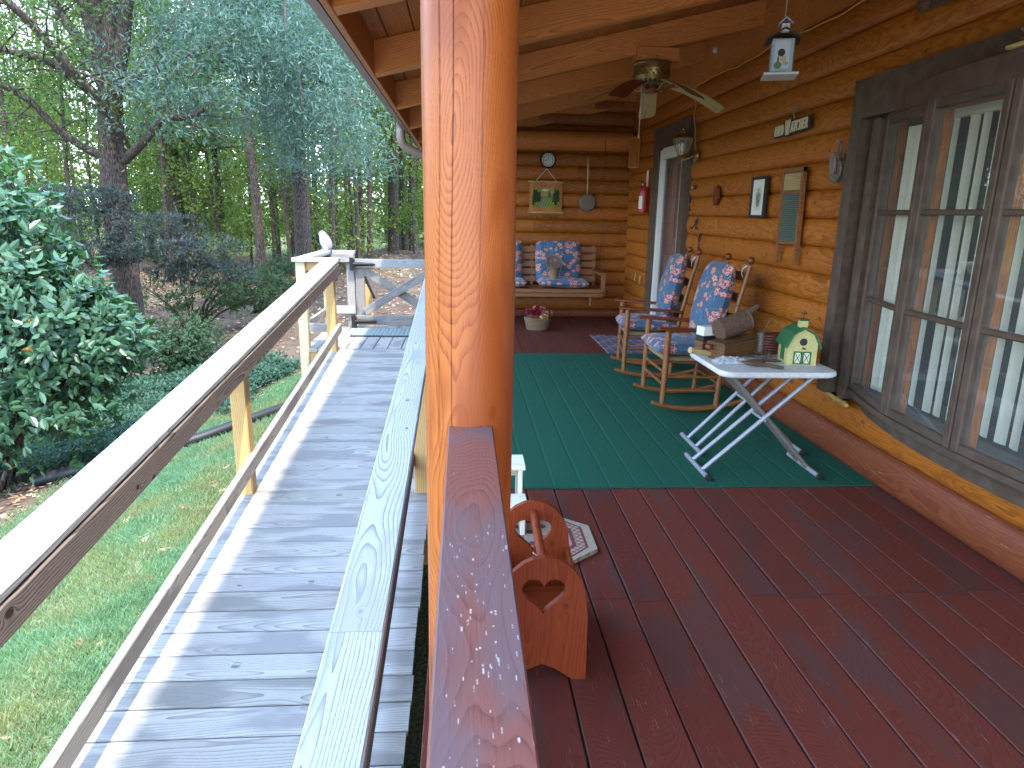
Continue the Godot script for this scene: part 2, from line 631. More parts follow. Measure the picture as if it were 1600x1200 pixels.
	M.white_wood = wood_mat(wood_image(g1, [srgb.call(226, 224, 214), srgb.call(220, 216, 204), srgb.call(190, 178, 150)], blot, srgb.call(206, 190, 150), 0.6), n1, 0.5, 0.3)
	M.blind = mat(Color(0.56, 0.58, 0.46), 0.55)
	var gl := StandardMaterial3D.new()
	gl.transparency = BaseMaterial3D.TRANSPARENCY_ALPHA
	gl.albedo_color = Color(0.9, 0.95, 0.93, 0.06)
	gl.roughness = 0.0
	gl.metallic_specular = 0.5
	M.glass = gl
	M.room = mat(Color(0.10, 0.075, 0.05), 0.8)
	M.carpet = noise_mat(Color(0.007, 0.062, 0.036), Color(0.02, 0.115, 0.07), 0.14, 3.1, 0.95, 51, 5.0)
	M.brass = noise_mat(Color(0.20, 0.14, 0.05), Color(0.42, 0.31, 0.12), 0.03, 4.0, 0.38, 61)
	M.brass.metallic = 0.9
	M.iron = mat(Color(0.015, 0.014, 0.014), 0.5, 0.3)
	M.steel = mat(Color(0.42, 0.42, 0.42), 0.35, 0.6)
	M.tube_grey = mat(Color(0.30, 0.31, 0.33), 0.4, 0.3)
	M.old_metal = noise_mat(Color(0.10, 0.085, 0.07), Color(0.26, 0.23, 0.19), 0.04, 6.0, 0.6, 71, 2.0)
	M.old_metal.metallic = 0.5
	M.rust = noise_mat(Color(0.08, 0.047, 0.03), Color(0.13, 0.08, 0.052), 0.02, 5.0, 0.8, 72, 2.0)
	M.plastic = noise_mat(Color(0.52, 0.52, 0.50), Color(0.60, 0.60, 0.57), 0.02, 3.0, 0.45, 73)
	M.pipe = mat(Color(0.012, 0.013, 0.016), 0.55)
	M.cloth = StandardMaterial3D.new()
	M.cloth.albedo_texture = floral(2)
	M.cloth.roughness = 0.85
	M.cloth.rim_enabled = true
	M.cloth.rim = 0.3
	M.wicker = noise_mat(Color(0.14, 0.085, 0.05), Color(0.30, 0.20, 0.12), 0.05, 8.0, 0.8, 74, 4.0)
	M.rush = noise_mat(Color(0.22, 0.15, 0.07), Color(0.38, 0.28, 0.14), 0.06, 9.0, 0.85, 75, 4.0)
	M.black = mat(Color(0.012, 0.012, 0.012), 0.5)
	M.cream = mat(Color(0.60, 0.53, 0.36), 0.6)
	M.paper = mat(Color(0.62, 0.62, 0.56), 0.7)
	M.red = mat(Color(0.34, 0.02, 0.02), 0.35)
	M.leaf = leaf_mat(0.55, Color(0.80, 1.0, 0.30))
	M.gloss_leaf = leaf_mat(0.3, Color(0.5, 0.7, 0.2), 0.5)
	M.blue_leaf = leaf_mat(0.5, Color(0.7, 0.9, 0.6), 0.4)
	M.flower = leaf_mat(0.8, Color(0.05, 0.02, 0.02), 0.2)
	M.soil = noise_mat(Color(0.030, 0.021, 0.015), Color(0.085, 0.058, 0.040), 0.03, 0.9, 1.0, 81, 6.0)
	M.leg_olive = mat(Color(0.19, 0.18, 0.15), 0.4, 0.3)
	M.tan_wood = wood_mat(wood_image(g1, [srgb.call(128, 92, 58), srgb.call(112, 78, 46), srgb.call(78, 50, 28)], blot2, srgb.call(90, 64, 40), 0.6), n1, 0.7, 0.3)
	M.red_weave = mat(Color(0.11, 0.03, 0.02), 0.7)
	M.pale_yellow = wood_mat(wood_image(g1, [srgb.call(190, 176, 146), srgb.call(178, 162, 128), srgb.call(142, 120, 86)], blot, srgb.call(170, 158, 134), 0.6), n1, 0.65, 0.3, 0.4)


# ---------------------------------------------------------------- ground
var bumps := FastNoiseLite.new()


func gh(x: float, z: float) -> float:
	var h := -0.75 + 0.22 * clampf(x + 1.9, -2.8, 0.0) + 0.06 * clampf(-z - 6.5, 0.0, 14.0) - 0.05 * clampf(z + 5.0, 0.0, 8.0)
	return h + 0.035 * bumps.get_noise_2d(x * 9.0, z * 9.0) + 0.12 * bumps.get_noise_2d(x * 1.7, z * 1.7)


# how much of the ground is lawn (1) rather than leaf litter (0)
func lawn(x: float, z: float) -> float:
	var a := smoothstep(-3.8, -3.15, x) * smoothstep(-7.6, -6.7, z + 0.25 * x + 0.7) + smoothstep(-2.6, -1.9, x) * smoothstep(-9.5, -8.0, z)
	return clampf(a + 0.5 * bumps.get_noise_2d(x * 6.0, z * 6.0), 0.0, 1.0)


func build_ground() -> void:
	bumps.seed = 3
	bumps.frequency = 0.09
	bumps.fractal_octaves = 3
	var xs := []
	var zs := []
	for v in [-150.0, -90.0, -60.0, -45.0, -36.0, -30.0, -26.0, -23.0, -20.0, -18.0, -16.0, -14.5, -13.0, -12.0, -11.0, -10.0]: xs.append(v)
	for i in 58: xs.append(-9.4 + i * 0.2)
	for v in [2.6, 4.0, 7.0, 12.0, 20.0, 40.0, 80.0, 150.0]: xs.append(v)
	for v in [-220.0, -140.0, -90.0, -65.0, -50.0, -42.0, -36.0, -32.0, -29.0, -27.0, -25.0, -23.0, -21.5, -20.0, -19.0, -18.0, -17.0]: zs.append(v)
	for i in 95: zs.append(-16.4 + i * 0.2)
	for v in [3.2, 5.0, 8.0, 14.0, 25.0, 50.0, 90.0]: zs.append(v)
	var v := PackedVector3Array()
	var c := PackedColorArray()
	var idx := PackedInt32Array()
	for z in zs:
		for x in xs:
			v.append(Vector3(x, gh(x, z), z))
			var g := lawn(x, z)
			var k := 0.8 + 0.5 * bumps.get_noise_2d(x * 25.0 + 40.0, z * 25.0)
			var soil := Color(0.17, 0.115, 0.085) * k
			var green := Color(0.20, 0.27, 0.14).lerp(Color(0.29, 0.26, 0.15), clampf(0.4 + bumps.get_noise_2d(x * 14.0, z * 14.0), 0, 1)) * (0.6 + 0.4 * k)
			var q := soil.lerp(green, g)
			if z < -27.0 or x < -16.0:
				q = Color(0.20, 0.23, 0.10)
			c.append(q)
	var nx := xs.size()
	for j in zs.size() - 1:
		for i in nx - 1:
			var a := j * nx + i
			idx.append_array([a, a + 1, a + nx + 1, a, a + nx + 1, a + nx])
	var arr := []
	arr.resize(Mesh.ARRAY_MAX)
	arr[Mesh.ARRAY_VERTEX] = v
	arr[Mesh.ARRAY_COLOR] = c
	arr[Mesh.ARRAY_INDEX] = idx
	var st := SurfaceTool.new()
	st.create_from_arrays(arr)
	st.generate_normals()
	var o := MeshInstance3D.new()
	o.name = "ground"
	o.mesh = st.commit()
	var m := noise_mat(Color(0.45, 0.45, 0.45), Color(1.0, 1.0, 1.0), 0.06, 1.3, 1.0, 82, 8.0)
	m.vertex_color_use_as_albedo = true
	o.material_override = m
	o.set_meta("kind", "structure")
	add_child(o)
	# unseen pale concrete pad added behind the camera to bounce sun onto the ceiling
	var pad := structure("added_bounce_pad")
	var conc := noise_mat(Color(0.40, 0.39, 0.36), Color(0.52, 0.50, 0.47), 0.02, 0.4, 0.9, 83, 2.0)
	for i in 4:
		for j in 5:
			block(pad, "slab", conc, Vector3(-3.0 + i * 3.0, -1.06, 3.6 + j * 3.0), Vector3(2.98, 0.16, 2.98), 1.0, 0.01)


# ---------------------------------------------------------------- porch floor
func build_floor() -> void:
	var fl := structure("porch_floor")
	for k in 16:
		var x := -0.1065 + 0.1395 * (k + 0.5)
		var cuts := [2.2, -2.14 + (0.02 if k % 2 else 0.0), -5.3 + 0.6 * (k % 3), -8.95]
		for i in 3:
			var y := -0.0165 + rng.randf_range(-0.0012, 0.0012)
			var t := rng.randf_range(0.82, 1.12)
			board(fl, "plank", M.floor, Vector3(x, y, cuts[i] - 0.002), Vector3(x, y, cuts[i + 1] + 0.002), 0.1335 + rng.randf_range(-0.0015, 0.0015), 0.033, Vector3.UP, t, 0.0025)
	board(fl, "rim_board", M.floor, Vector3(-0.085, -0.155, 2.2), Vector3(-0.085, -0.155, -8.95), 0.036, 0.24, Vector3.UP, 0.8)
	for k in 9:
		var z := 2.0 - k * 1.3
		board(fl, "joist", M.ceiling, Vector3(-0.065, -0.14, z), Vector3(2.2, -0.14, z), 0.04, 0.2, Vector3.UP, 0.7)
	for k in 4:
		var z := 1.4 - k * 3.2
		block(fl, "pier", M.soil, Vector3(0.05, -0.66, z), Vector3(0.2, 0.82, 0.2), 1.0, 0.01)

	var mb := MB.new()
	var xs := [0.06]
	for k in range(2, 16):
		var e := -0.1065 + 0.1395 * k
		for q in [-0.012, 0.0, 0.012]: xs.append(e + q)
	xs.append(2.1)
	var zz := []
	for i in 35: zz.append(-3.13 - 3.32 * i / 34.0)
	var P := []
	for z in zz:
		var row := []
		for i in xs.size():
			var dip := 0.0022 if i > 0 and i < xs.size() - 1 and (i - 2) % 3 == 0 else 0.0
			row.append(Vector3(xs[i], 0.0075 - dip + 0.0012 * bumps.get_noise_2d(xs[i] * 40.0, z * 40.0), z))
		P.append(row)
	for j in zz.size() - 1:
		for i in xs.size() - 1:
			var a: Vector3 = P[j][i]
			var b: Vector3 = P[j][i + 1]
			var d: Vector3 = P[j + 1][i]
			var nn := (b - a).cross(d - a).normalized()
			if nn.y < 0: nn = -nn
			mb.flat(a, b, P[j + 1][i + 1], d, nn)
	for i in xs.size() - 1:
		var a: Vector3 = P[0][i]
		var b: Vector3 = P[0][i + 1]
		mb.flat(a, b, Vector3(b.x, 0.001, b.z), Vector3(a.x, 0.001, a.z), Vector3(0, 0, 1))
	tag(put(self, "porch_carpet", mb, M.carpet), "large green outdoor carpet laid across the porch boards", "carpet")


# ---------------------------------------------------------------- house
func log_profile(h: float, sag: float) -> PackedVector2Array:
	var p := PackedVector2Array()
	for i in 11:
		var t := -1.0 + 2.0 * i / 10.0
		p.append(Vector2(-sag * pow(cos(t * PI * 0.5), 0.55), h * 0.5 * (1.0 + t)))
	p.append(Vector2(0.12, h))
	p.append(Vector2(0.12, 0.0))
	return p


func log_piece(parent: Node, m: Material, a: Vector3, b: Vector3, h: float, sag := 0.024, tint := 1.0) -> void:
	var d := (b - a).normalized()
	var mb := MB.new()
	mb.col = Color(tint, tint * rng.randf_range(0.97, 1.03), tint * rng.randf_range(0.94, 1.06))
	var prof := log_profile(h - 0.002, sag)
	var k := prof.size()
	mb.prism(prof, a.distance_to(b), Transform3D.IDENTITY, rng.randf(), rng.randf() * 0.5, true, true)
	put(parent, "log", mb, m, Transform3D(Basis(d, Vector3.UP, d.cross(Vector3.UP)), a))


func build_house() -> void:
	var ho := thing("log_house", "orange stained log house wall with brown trimmed door and bow window", "house")
	var seam0 := 0.19
	var ch := 0.161
	# right wall: courses cut by the door and by the window
	for k in range(-1, 14):
		var y0 := 0.0 if k < 0 else seam0 + ch * k
		var h := 0.19 if k < 0 else ch
		var ym := y0 + h * 0.5
		var spans := []
		var end := -8.95 if k % 2 else -8.83
		if ym < 2.19:
			spans.append([-7.6, end])
			if ym > 0.36 and ym < 1.99:
				spans.append([-3.66, -6.43])
				spans.append([3.0, -1.2])
			else:
				spans.append([3.0, -6.43])
		else:
			spans.append([3.0, end])
		for s in spans:
			var z: float = s[0]
			while z > s[1]:
				var z2: float = maxf(s[1], z - (rng.randf_range(1.9, 3.4) if k >= 0 else 2.45))
				if z2 - s[1] < 0.5: z2 = s[1]
				var inset := rng.randf_range(-0.003, 0.003)
				log_piece(ho, M.log if k >= 0 else M.log_base, Vector3(2.105 + inset, y0, z - 0.001), Vector3(2.105 + inset, y0, z2 + 0.001), h, 0.024 if k >= 0 else 0.03, rng.randf_range(0.86, 1.1))
				z = z2
	# back wall, half a course out of step
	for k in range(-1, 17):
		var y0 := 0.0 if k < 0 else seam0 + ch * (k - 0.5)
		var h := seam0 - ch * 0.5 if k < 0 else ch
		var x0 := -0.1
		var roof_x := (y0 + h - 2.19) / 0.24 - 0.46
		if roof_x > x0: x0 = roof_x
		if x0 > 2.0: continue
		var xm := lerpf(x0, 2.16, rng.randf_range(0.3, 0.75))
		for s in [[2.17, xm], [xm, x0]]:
			log_piece(ho, M.log if k >= 0 else M.log_base, Vector3(s[0] - 0.001, y0, -8.85), Vector3(s[1] + 0.001, y0, -8.85), h, 0.024, rng.randf_range(0.6, 0.8))  # lower tint paints the dimness of the far end into these logs
	var mb := MB.new()
	mb.tube([Vector3(-0.1, 2.172, -8.74), Vector3(2.06, 2.172, -8.74)], [0.112, 0.112], 20, 0.3)
	put(ho, "plate_log", mb, M.beam)
	block(ho, "sheathing", M.ceiling, Vector3(1.05, 1.42, -9.0), Vector3(2.5, 2.9, 0.04), 0.8)
	block(ho, "sheathing", M.ceiling, Vector3(2.27, 1.1, -5.05), Vector3(0.03, 2.2, 2.7), 0.8)
	# flat boards between log wall and roof
	var z := 3.0
	while z > -8.8:
		var z2 := maxf(z - rng.randf_range(0.9, 1.3), -8.85)
		board(ho, "frieze_board", M.beam, Vector3(2.13, 2.62, z - 0.002), Vector3(2.13, 2.62, z2 + 0.002), 0.03, 0.345, Vector3.UP, rng.randf_range(0.85, 1.0))
		z = z2
	# closed dark rooms behind
	block(ho, "room_wall", M.room, Vector3(4.6, 1.2, -3.2), Vector3(0.1, 3.6, 12.4))
	block(ho, "room_floor", M.room, Vector3(3.4, 0.12, -3.2), Vector3(2.3, 0.1, 12.4))
	block(ho, "room_end", M.room, Vector3(3.4, 1.2, 2.95), Vector3(2.3, 3.4, 0.1))
	block(ho, "room_end", M.room, Vector3(3.4, 1.2, -9.3), Vector3(2.3, 3.4, 0.1))
	block(ho, "room_ceiling", M.room, Vector3(3.4, 2.85, -3.2), Vector3(2.4, 0.1, 12.4))
	block(ho, "room_partition", M.room, Vector3(3.4, 1.2, -5.0), Vector3(2.2, 3.2, 0.1))

	# door
	var door := Node3D.new()
	door.name = "door"
	ho.add_child(door)
	var X := 2.06
	for s in [[-7.60, -7.385], [-6.575, -6.43]]:
		block(door, "casing", M.trim, Vector3(X + 0.01, 0.995, (s[0] + s[1]) * 0.5), Vector3(0.07, 1.985, s[1] - s[0]))
	block(door, "casing", M.trim, Vector3(X + 0.012, 2.09, -7.015), Vector3(0.075, 0.2, 1.17))
	for s in [[-7.384, -7.30], [-6.64, -6.576]]:
		block(door, "storm_frame", M.white, Vector3(X + 0.012, 0.985, (s[0] + s[1]) * 0.5), Vector3(0.04, 1.96, s[1] - s[0] - 0.002), 1.0, 0.006)
	block(door, "storm_frame", M.white, Vector3(X + 0.012, 1.925, -6.97), Vector3(0.04, 0.11, 0.656), 1.0, 0.006)
	block(door, "storm_frame", M.white, Vector3(X + 0.012, 0.11, -6.97), Vector3(0.04, 0.2, 0.656), 1.0, 0.006)
	var dp := MB.new()
	dp.flat(Vector3(X + 0.02, 0.212, -7.298), Vector3(X + 0.02, 0.212, -6.642), Vector3(X + 0.02, 1.868, -6.642), Vector3(X + 0.02, 1.868, -7.298), Vector3(-1, 0, 0))
	put(door, "pane", dp, M.glass)
	block(door, "panel", M.dark_wood, Vector3(X + 0.12, 1.0, -6.98), Vector3(0.045, 2.0, 0.8), 0.9)
	for py in [0.55, 1.45]:
		for pz in [-7.16, -6.8]:
			block(door, "raised_panel", M.dark_wood, Vector3(X + 0.09, py, pz), Vector3(0.02, 0.72, 0.26), 1.05, 0.008)
	for s in [-7.385, -6.575]:
		block(door, "jamb", M.dark_wood, Vector3(X + 0.10, 1.0, s), Vector3(0.1, 2.0, 0.03), 0.9)
	lathed(door, "handle", M.brass, [Vector2(0.0, 0.0), Vector2(0.03, 0.0), Vector2(0.012, 0.012), Vector2(0.012, 0.03), Vector2(0.028, 0.04), Vector2(0.026, 0.06), Vector2(0.0, 0.065)], Vector3(X + 0.095, 0.98, -6.66), 14, Basis(Vector3(0, 0, 1), Vector3(-1, 0, 0), Vector3(0, -1, 0)))

	# bow window
	var win := Node3D.new()
	win.name = "window"
	ho.add_child(win)
	block(win, "casing", M.trim, Vector3(2.05, 1.19, -3.605), Vector3(0.09, 1.62, 0.09), 1.0, 0.004)
	block(win, "casing", M.trim, Vector3(2.052, 1.905, -2.425), Vector3(0.094, 0.19, 2.45), 1.0, 0.004)
	block(win, "casing", M.trim, Vector3(2.05, 1.19, -1.245), Vector3(0.09, 1.62, 0.09), 1.0, 0.004)
	for s in [-1.0, 1.0]:
		var zc := -2.43
		block(win, "trim_strip", M.trim, Vector3(2.085, 1.09, zc + s * 1.085), Vector3(0.05, 1.42, 0.05), 1.0, 0.004)
		block(win, "trim_strip", M.trim, Vector3(2.07, 1.09, zc + s * 1.015), Vector3(0.08, 1.42, 0.055), 1.0, 0.006)
		block(win, "backing", M.trim, Vector3(2.14, 1.09, zc + s * 1.07), Vector3(0.06, 1.46, 0.22), 0.6)
	var nodes := [Vector2(2.075, -3.41), Vector2(1.957, -2.92), Vector2(1.925, -2.43), Vector2(1.957, -1.94), Vector2(2.075, -1.45)]
	var rows := [0.455, 0.925, 1.35, 1.79]
	for i in 4:
		var a: Vector2 = nodes[i]
		var b: Vector2 = nodes[i + 1]
		var A := Vector3(a.x, 0, a.y)
		var B := Vector3(b.x, 0, b.y)
		var d := (B - A).normalized()
		var out := Vector3.UP.cross(d)
		if out.x > 0: out = -out
		for s in [0.022, A.distance_to(B) - 0.022]:
			board(win, "stile", M.trim, A + d * s + Vector3(0, 0.45, 0), A + d * s + Vector3(0, 1.80, 0), 0.04, 0.05, out, 1.0, 0.006)
		for r in 4:
			var hh := 0.024 if r in [1, 2] else 0.05
			board(win, "rail" if r in [0, 3] else "muntin", M.trim, A + d * 0.043 + Vector3(0, rows[r], 0), B - d * 0.043 + Vector3(0, rows[r], 0), hh, 0.044 if r in [0, 3] else 0.032, out, 1.0, 0.006)
		for r in 3:
			var y0: float = rows[r] + (0.026 if r == 0 else 0.013)
			var y1: float = rows[r + 1] - (0.026 if r == 2 else 0.013)
			var pm := MB.new()
			var p := [A + d * 0.043, B - d * 0.043]
			for s in [0.001]:
				var o: Vector3 = out * s
				pm.flat(p[0] + o + Vector3(0, y0, 0), p[1] + o + Vector3(0, y0, 0), p[1] + o + Vector3(0, y1, 0), p[0] + o + Vector3(0, y1, 0), out * signf(s))
			put(win, "pane", pm, M.glass)
		# stained inner frame that stands behind each mullion
		board(win, "inner_frame", M.log, A + Vector3(0.05, 0.44, 0.01), A + Vector3(0.05, 1.80, 0.01), 0.035, 0.045, Vector3(1, 0, 0), 0.9)
	block(win, "inner_frame", M.log, Vector3(2.125, 1.12, -1.43), Vector3(0.045, 1.36, 0.035), 0.9)
	block(win, "inner_sill", M.log, Vector3(2.22, 0.435, -2.43), Vector3(0.22, 0.03, 2.0), 0.9)
	block(win, "inner_head", M.log, Vector3(2.22, 1.80, -2.43), Vector3(0.22, 0.03, 2.0), 0.9)
	# sill, apron and head follow the bow
	for part in [["sill", -0.035, 0.425, 0.45], ["apron", 0.045, 0.335, 0.424], ["head_board", -0.02, 1.80, 1.895]]:
		var pm := MB.new()
		var pr := PackedVector2Array()
		var steps := 16
		for i in steps + 1:
			var zz := lerpf(-3.55, -1.31, float(i) / steps)
			var u := absf(zz + 2.43) / 0.98
			var x: float = 1.925 + 0.15 * pow(minf(u, 1.15), 2.2) + part[1]
			pr.append(Vector2(zz, x))
		pr.append(Vector2(-1.31, 2.20))
		pr.append(Vector2(-3.55, 2.20))
		# outline lies in (z, x); stand it up so that its length runs along y
		pm.prism(pr, part[3] - part[2], Transform3D(Basis(Vector3(0, 1, 0), Vector3(1, 0, 0), Vector3(0, 0, 1)), Vector3(0, part[2], 0)), 0.1, 0.1)
		put(win, part[0], pm, M.trim)
	var foam := MB.new()
	var fp := []
	var fr := []
	for i in 12:
		fp.append(Vector3(2.085 - i * 0.004 + rng.randf_range(-0.006, 0.006), 0.352 + rng.randf_range(-0.006, 0.008), -3.66 + i * 0.025))
		fr.append(rng.randf_range(0.010, 0.02))
	foam.tube(fp, fr, 7)
	put(win, "foam_seal", foam, mat(Color(0.50, 0.32, 0.09), 0.9))
	# vertical blinds inside
	var bz := -3.32
	var gaps := [0.068, 0.072, 0.09, 0.07, 0.112, 0.07, 0.085, 0.066]
	var k2 := 0
	while bz < -1.6:
		var turn := rng.randf_range(-0.25, 0.25)
		var bm := MB.new()
		for i in 4:
			var w0 := -0.028 + 0.014 * i
			var w1 := w0 + 0.014
			var c0 := 0.005 * (1.0 - pow(w0 / 0.028, 2))
			var c1 := 0.005 * (1.0 - pow(w1 / 0.028, 2))
			var nn := Vector3(-1, 0, (c1 - c0) / 0.014).normalized()
			bm.flat(Vector3(-c0, 0, w0), Vector3(-c1, 0, w1), Vector3(-c1, 1.29, w1), Vector3(-c0, 1.29, w0), nn)
			bm.flat(Vector3(-c0 + 0.001, 0, w0), Vector3(-c1 + 0.001, 0, w1), Vector3(-c1 + 0.001, 1.29, w1), Vector3(-c0 + 0.001, 1.29, w0), -nn)
		put(win, "blind_slat", bm, M.blind, Transform3D(Basis(Vector3.UP, turn), Vector3(2.135, 0.46, bz)))
		bz += gaps[k2 % gaps.size()]
		k2 += 1
	block(win, "blind_rail", M.blind, Vector3(2.135, 1.77, -2.43), Vector3(0.04, 0.04, 1.4))


# ---------------------------------------------------------------- roof
func build_roof() -> void:
	var ro := thing("porch_roof", "sloping porch roof on heavy stained rafters with brown gutter", "roof")
	var s := 0.24
	var up := Vector3(-s, 1, 0).normalized()
	var dx := Vector3(1, s, 0)
	var foot := Vector3(-0.46, 2.01, 0)
	for k in range(-1, 7):
		var z := -1.56 - 1.22 * k
		var a := foot + Vector3(0, 0, z) + up * 0.0825
		board(ro, "rafter", M.beam, a, a + dx * 2.62, 0.095, 0.165, up, rng.randf_range(0.9, 1.08), 0.004)
	# ceiling planks on top of the rafters
	var lay := foot + up * 0.181
	for k in 19:
		var c := lay + dx * (-0.03 + 0.1425 * (k + 0.5)) / sqrt(1.0 + s * s)
		var z := 0.38
		while z > -9.0:
			var z2 := maxf(z - rng.randf_range(2.0, 4.5), -9.2)
			board(ro, "ceiling_plank", M.ceiling, c + Vector3(0, 0, z - 0.001), c + Vector3(0, 0, z2 + 0.001), 0.139, 0.03, up, rng.randf_range(0.75, 1.15), 0.005)
			z = z2
	# shingled top, which goes on over the house
	var sh := mat(Color(0.07, 0.065, 0.06), 0.95)
	var mid := lay + up * 0.04 + dx * 2.35 + Vector3(0, 0, -4.82)
	block(ro, "shingles", sh, mid, Vector3(5.1, 0.04, 10.46), 1.0, 0.004, Basis(dx.normalized(), up, Vector3(0, 0, 1)))
	board(ro, "fascia", M.beam, Vector3(-0.478, 2.105, 0.4), Vector3(-0.478, 2.105, -9.2), 0.03, 0.19, Vector3.UP, 0.75)
	# gutter with its lip
	var gp := PackedVector2Array([Vector2(-0.497, 2.008), Vector2(-0.535, 2.006), Vector2(-0.552, 2.03), Vector2(-0.58, 2.07), Vector2(-0.60, 2.09), Vector2(-0.60, 2.118), Vector2(-0.588, 2.118), Vector2(-0.59, 2.095), Vector2(-0.57, 2.075), Vector2(-0.542, 2.035), Vector2(-0.53, 2.012), Vector2(-0.503, 2.012), Vector2(-0.501, 2.12), Vector2(-0.497, 2.12)])
	var gz := 0.4
	while gz > -6.5:
		var g2 := maxf(gz - 3.05, -6.62)
		var gm := MB.new()
		gm.prism(gp, gz - g2 - 0.002, Transform3D(Basis(Vector3(0, 0, -1), Vector3(0, 1, 0), Vector3(1, 0, 0)), Vector3(rng.randf_range(-0.002, 0.002), rng.randf_range(-0.003, 0.003), gz)), 0, 0, false, false)
		put(ro, "gutter", gm, M.gutter)
		gz = g2
	block(ro, "gutter_end", M.gutter, Vector3(-0.548, 2.062, -6.625), Vector3(0.1, 0.11, 0.006))
	var dm := MB.new()
	var path := smooth_path([Vector3(-0.55, 2.02, -6.56), Vector3(-0.55, 1.94, -6.56), Vector3(-0.52, 1.88, -6.58), Vector3(-0.40, 1.82, -6.62), Vector3(-0.22, 1.75, -6.68), Vector3(-0.14, 1.68, -6.7), Vector3(-0.13, 1.55, -6.7), Vector3(-0.13, 0.0, -6.7)], 6)
	var rr := []
	for i in path.size(): rr.append(0.037 + (0.003 if i % 2 and i < 32 else 0.0))
	dm.tube(path, rr, 8)
	put(ro, "downspout", dm, M.gutter)
	board(ro, "beam", M.beam, Vector3(0.0155, 2.03, 0.35), Vector3(0.0155, 2.03, -8.8), 0.14, 0.14, Vector3.UP, 0.9, 0.006)


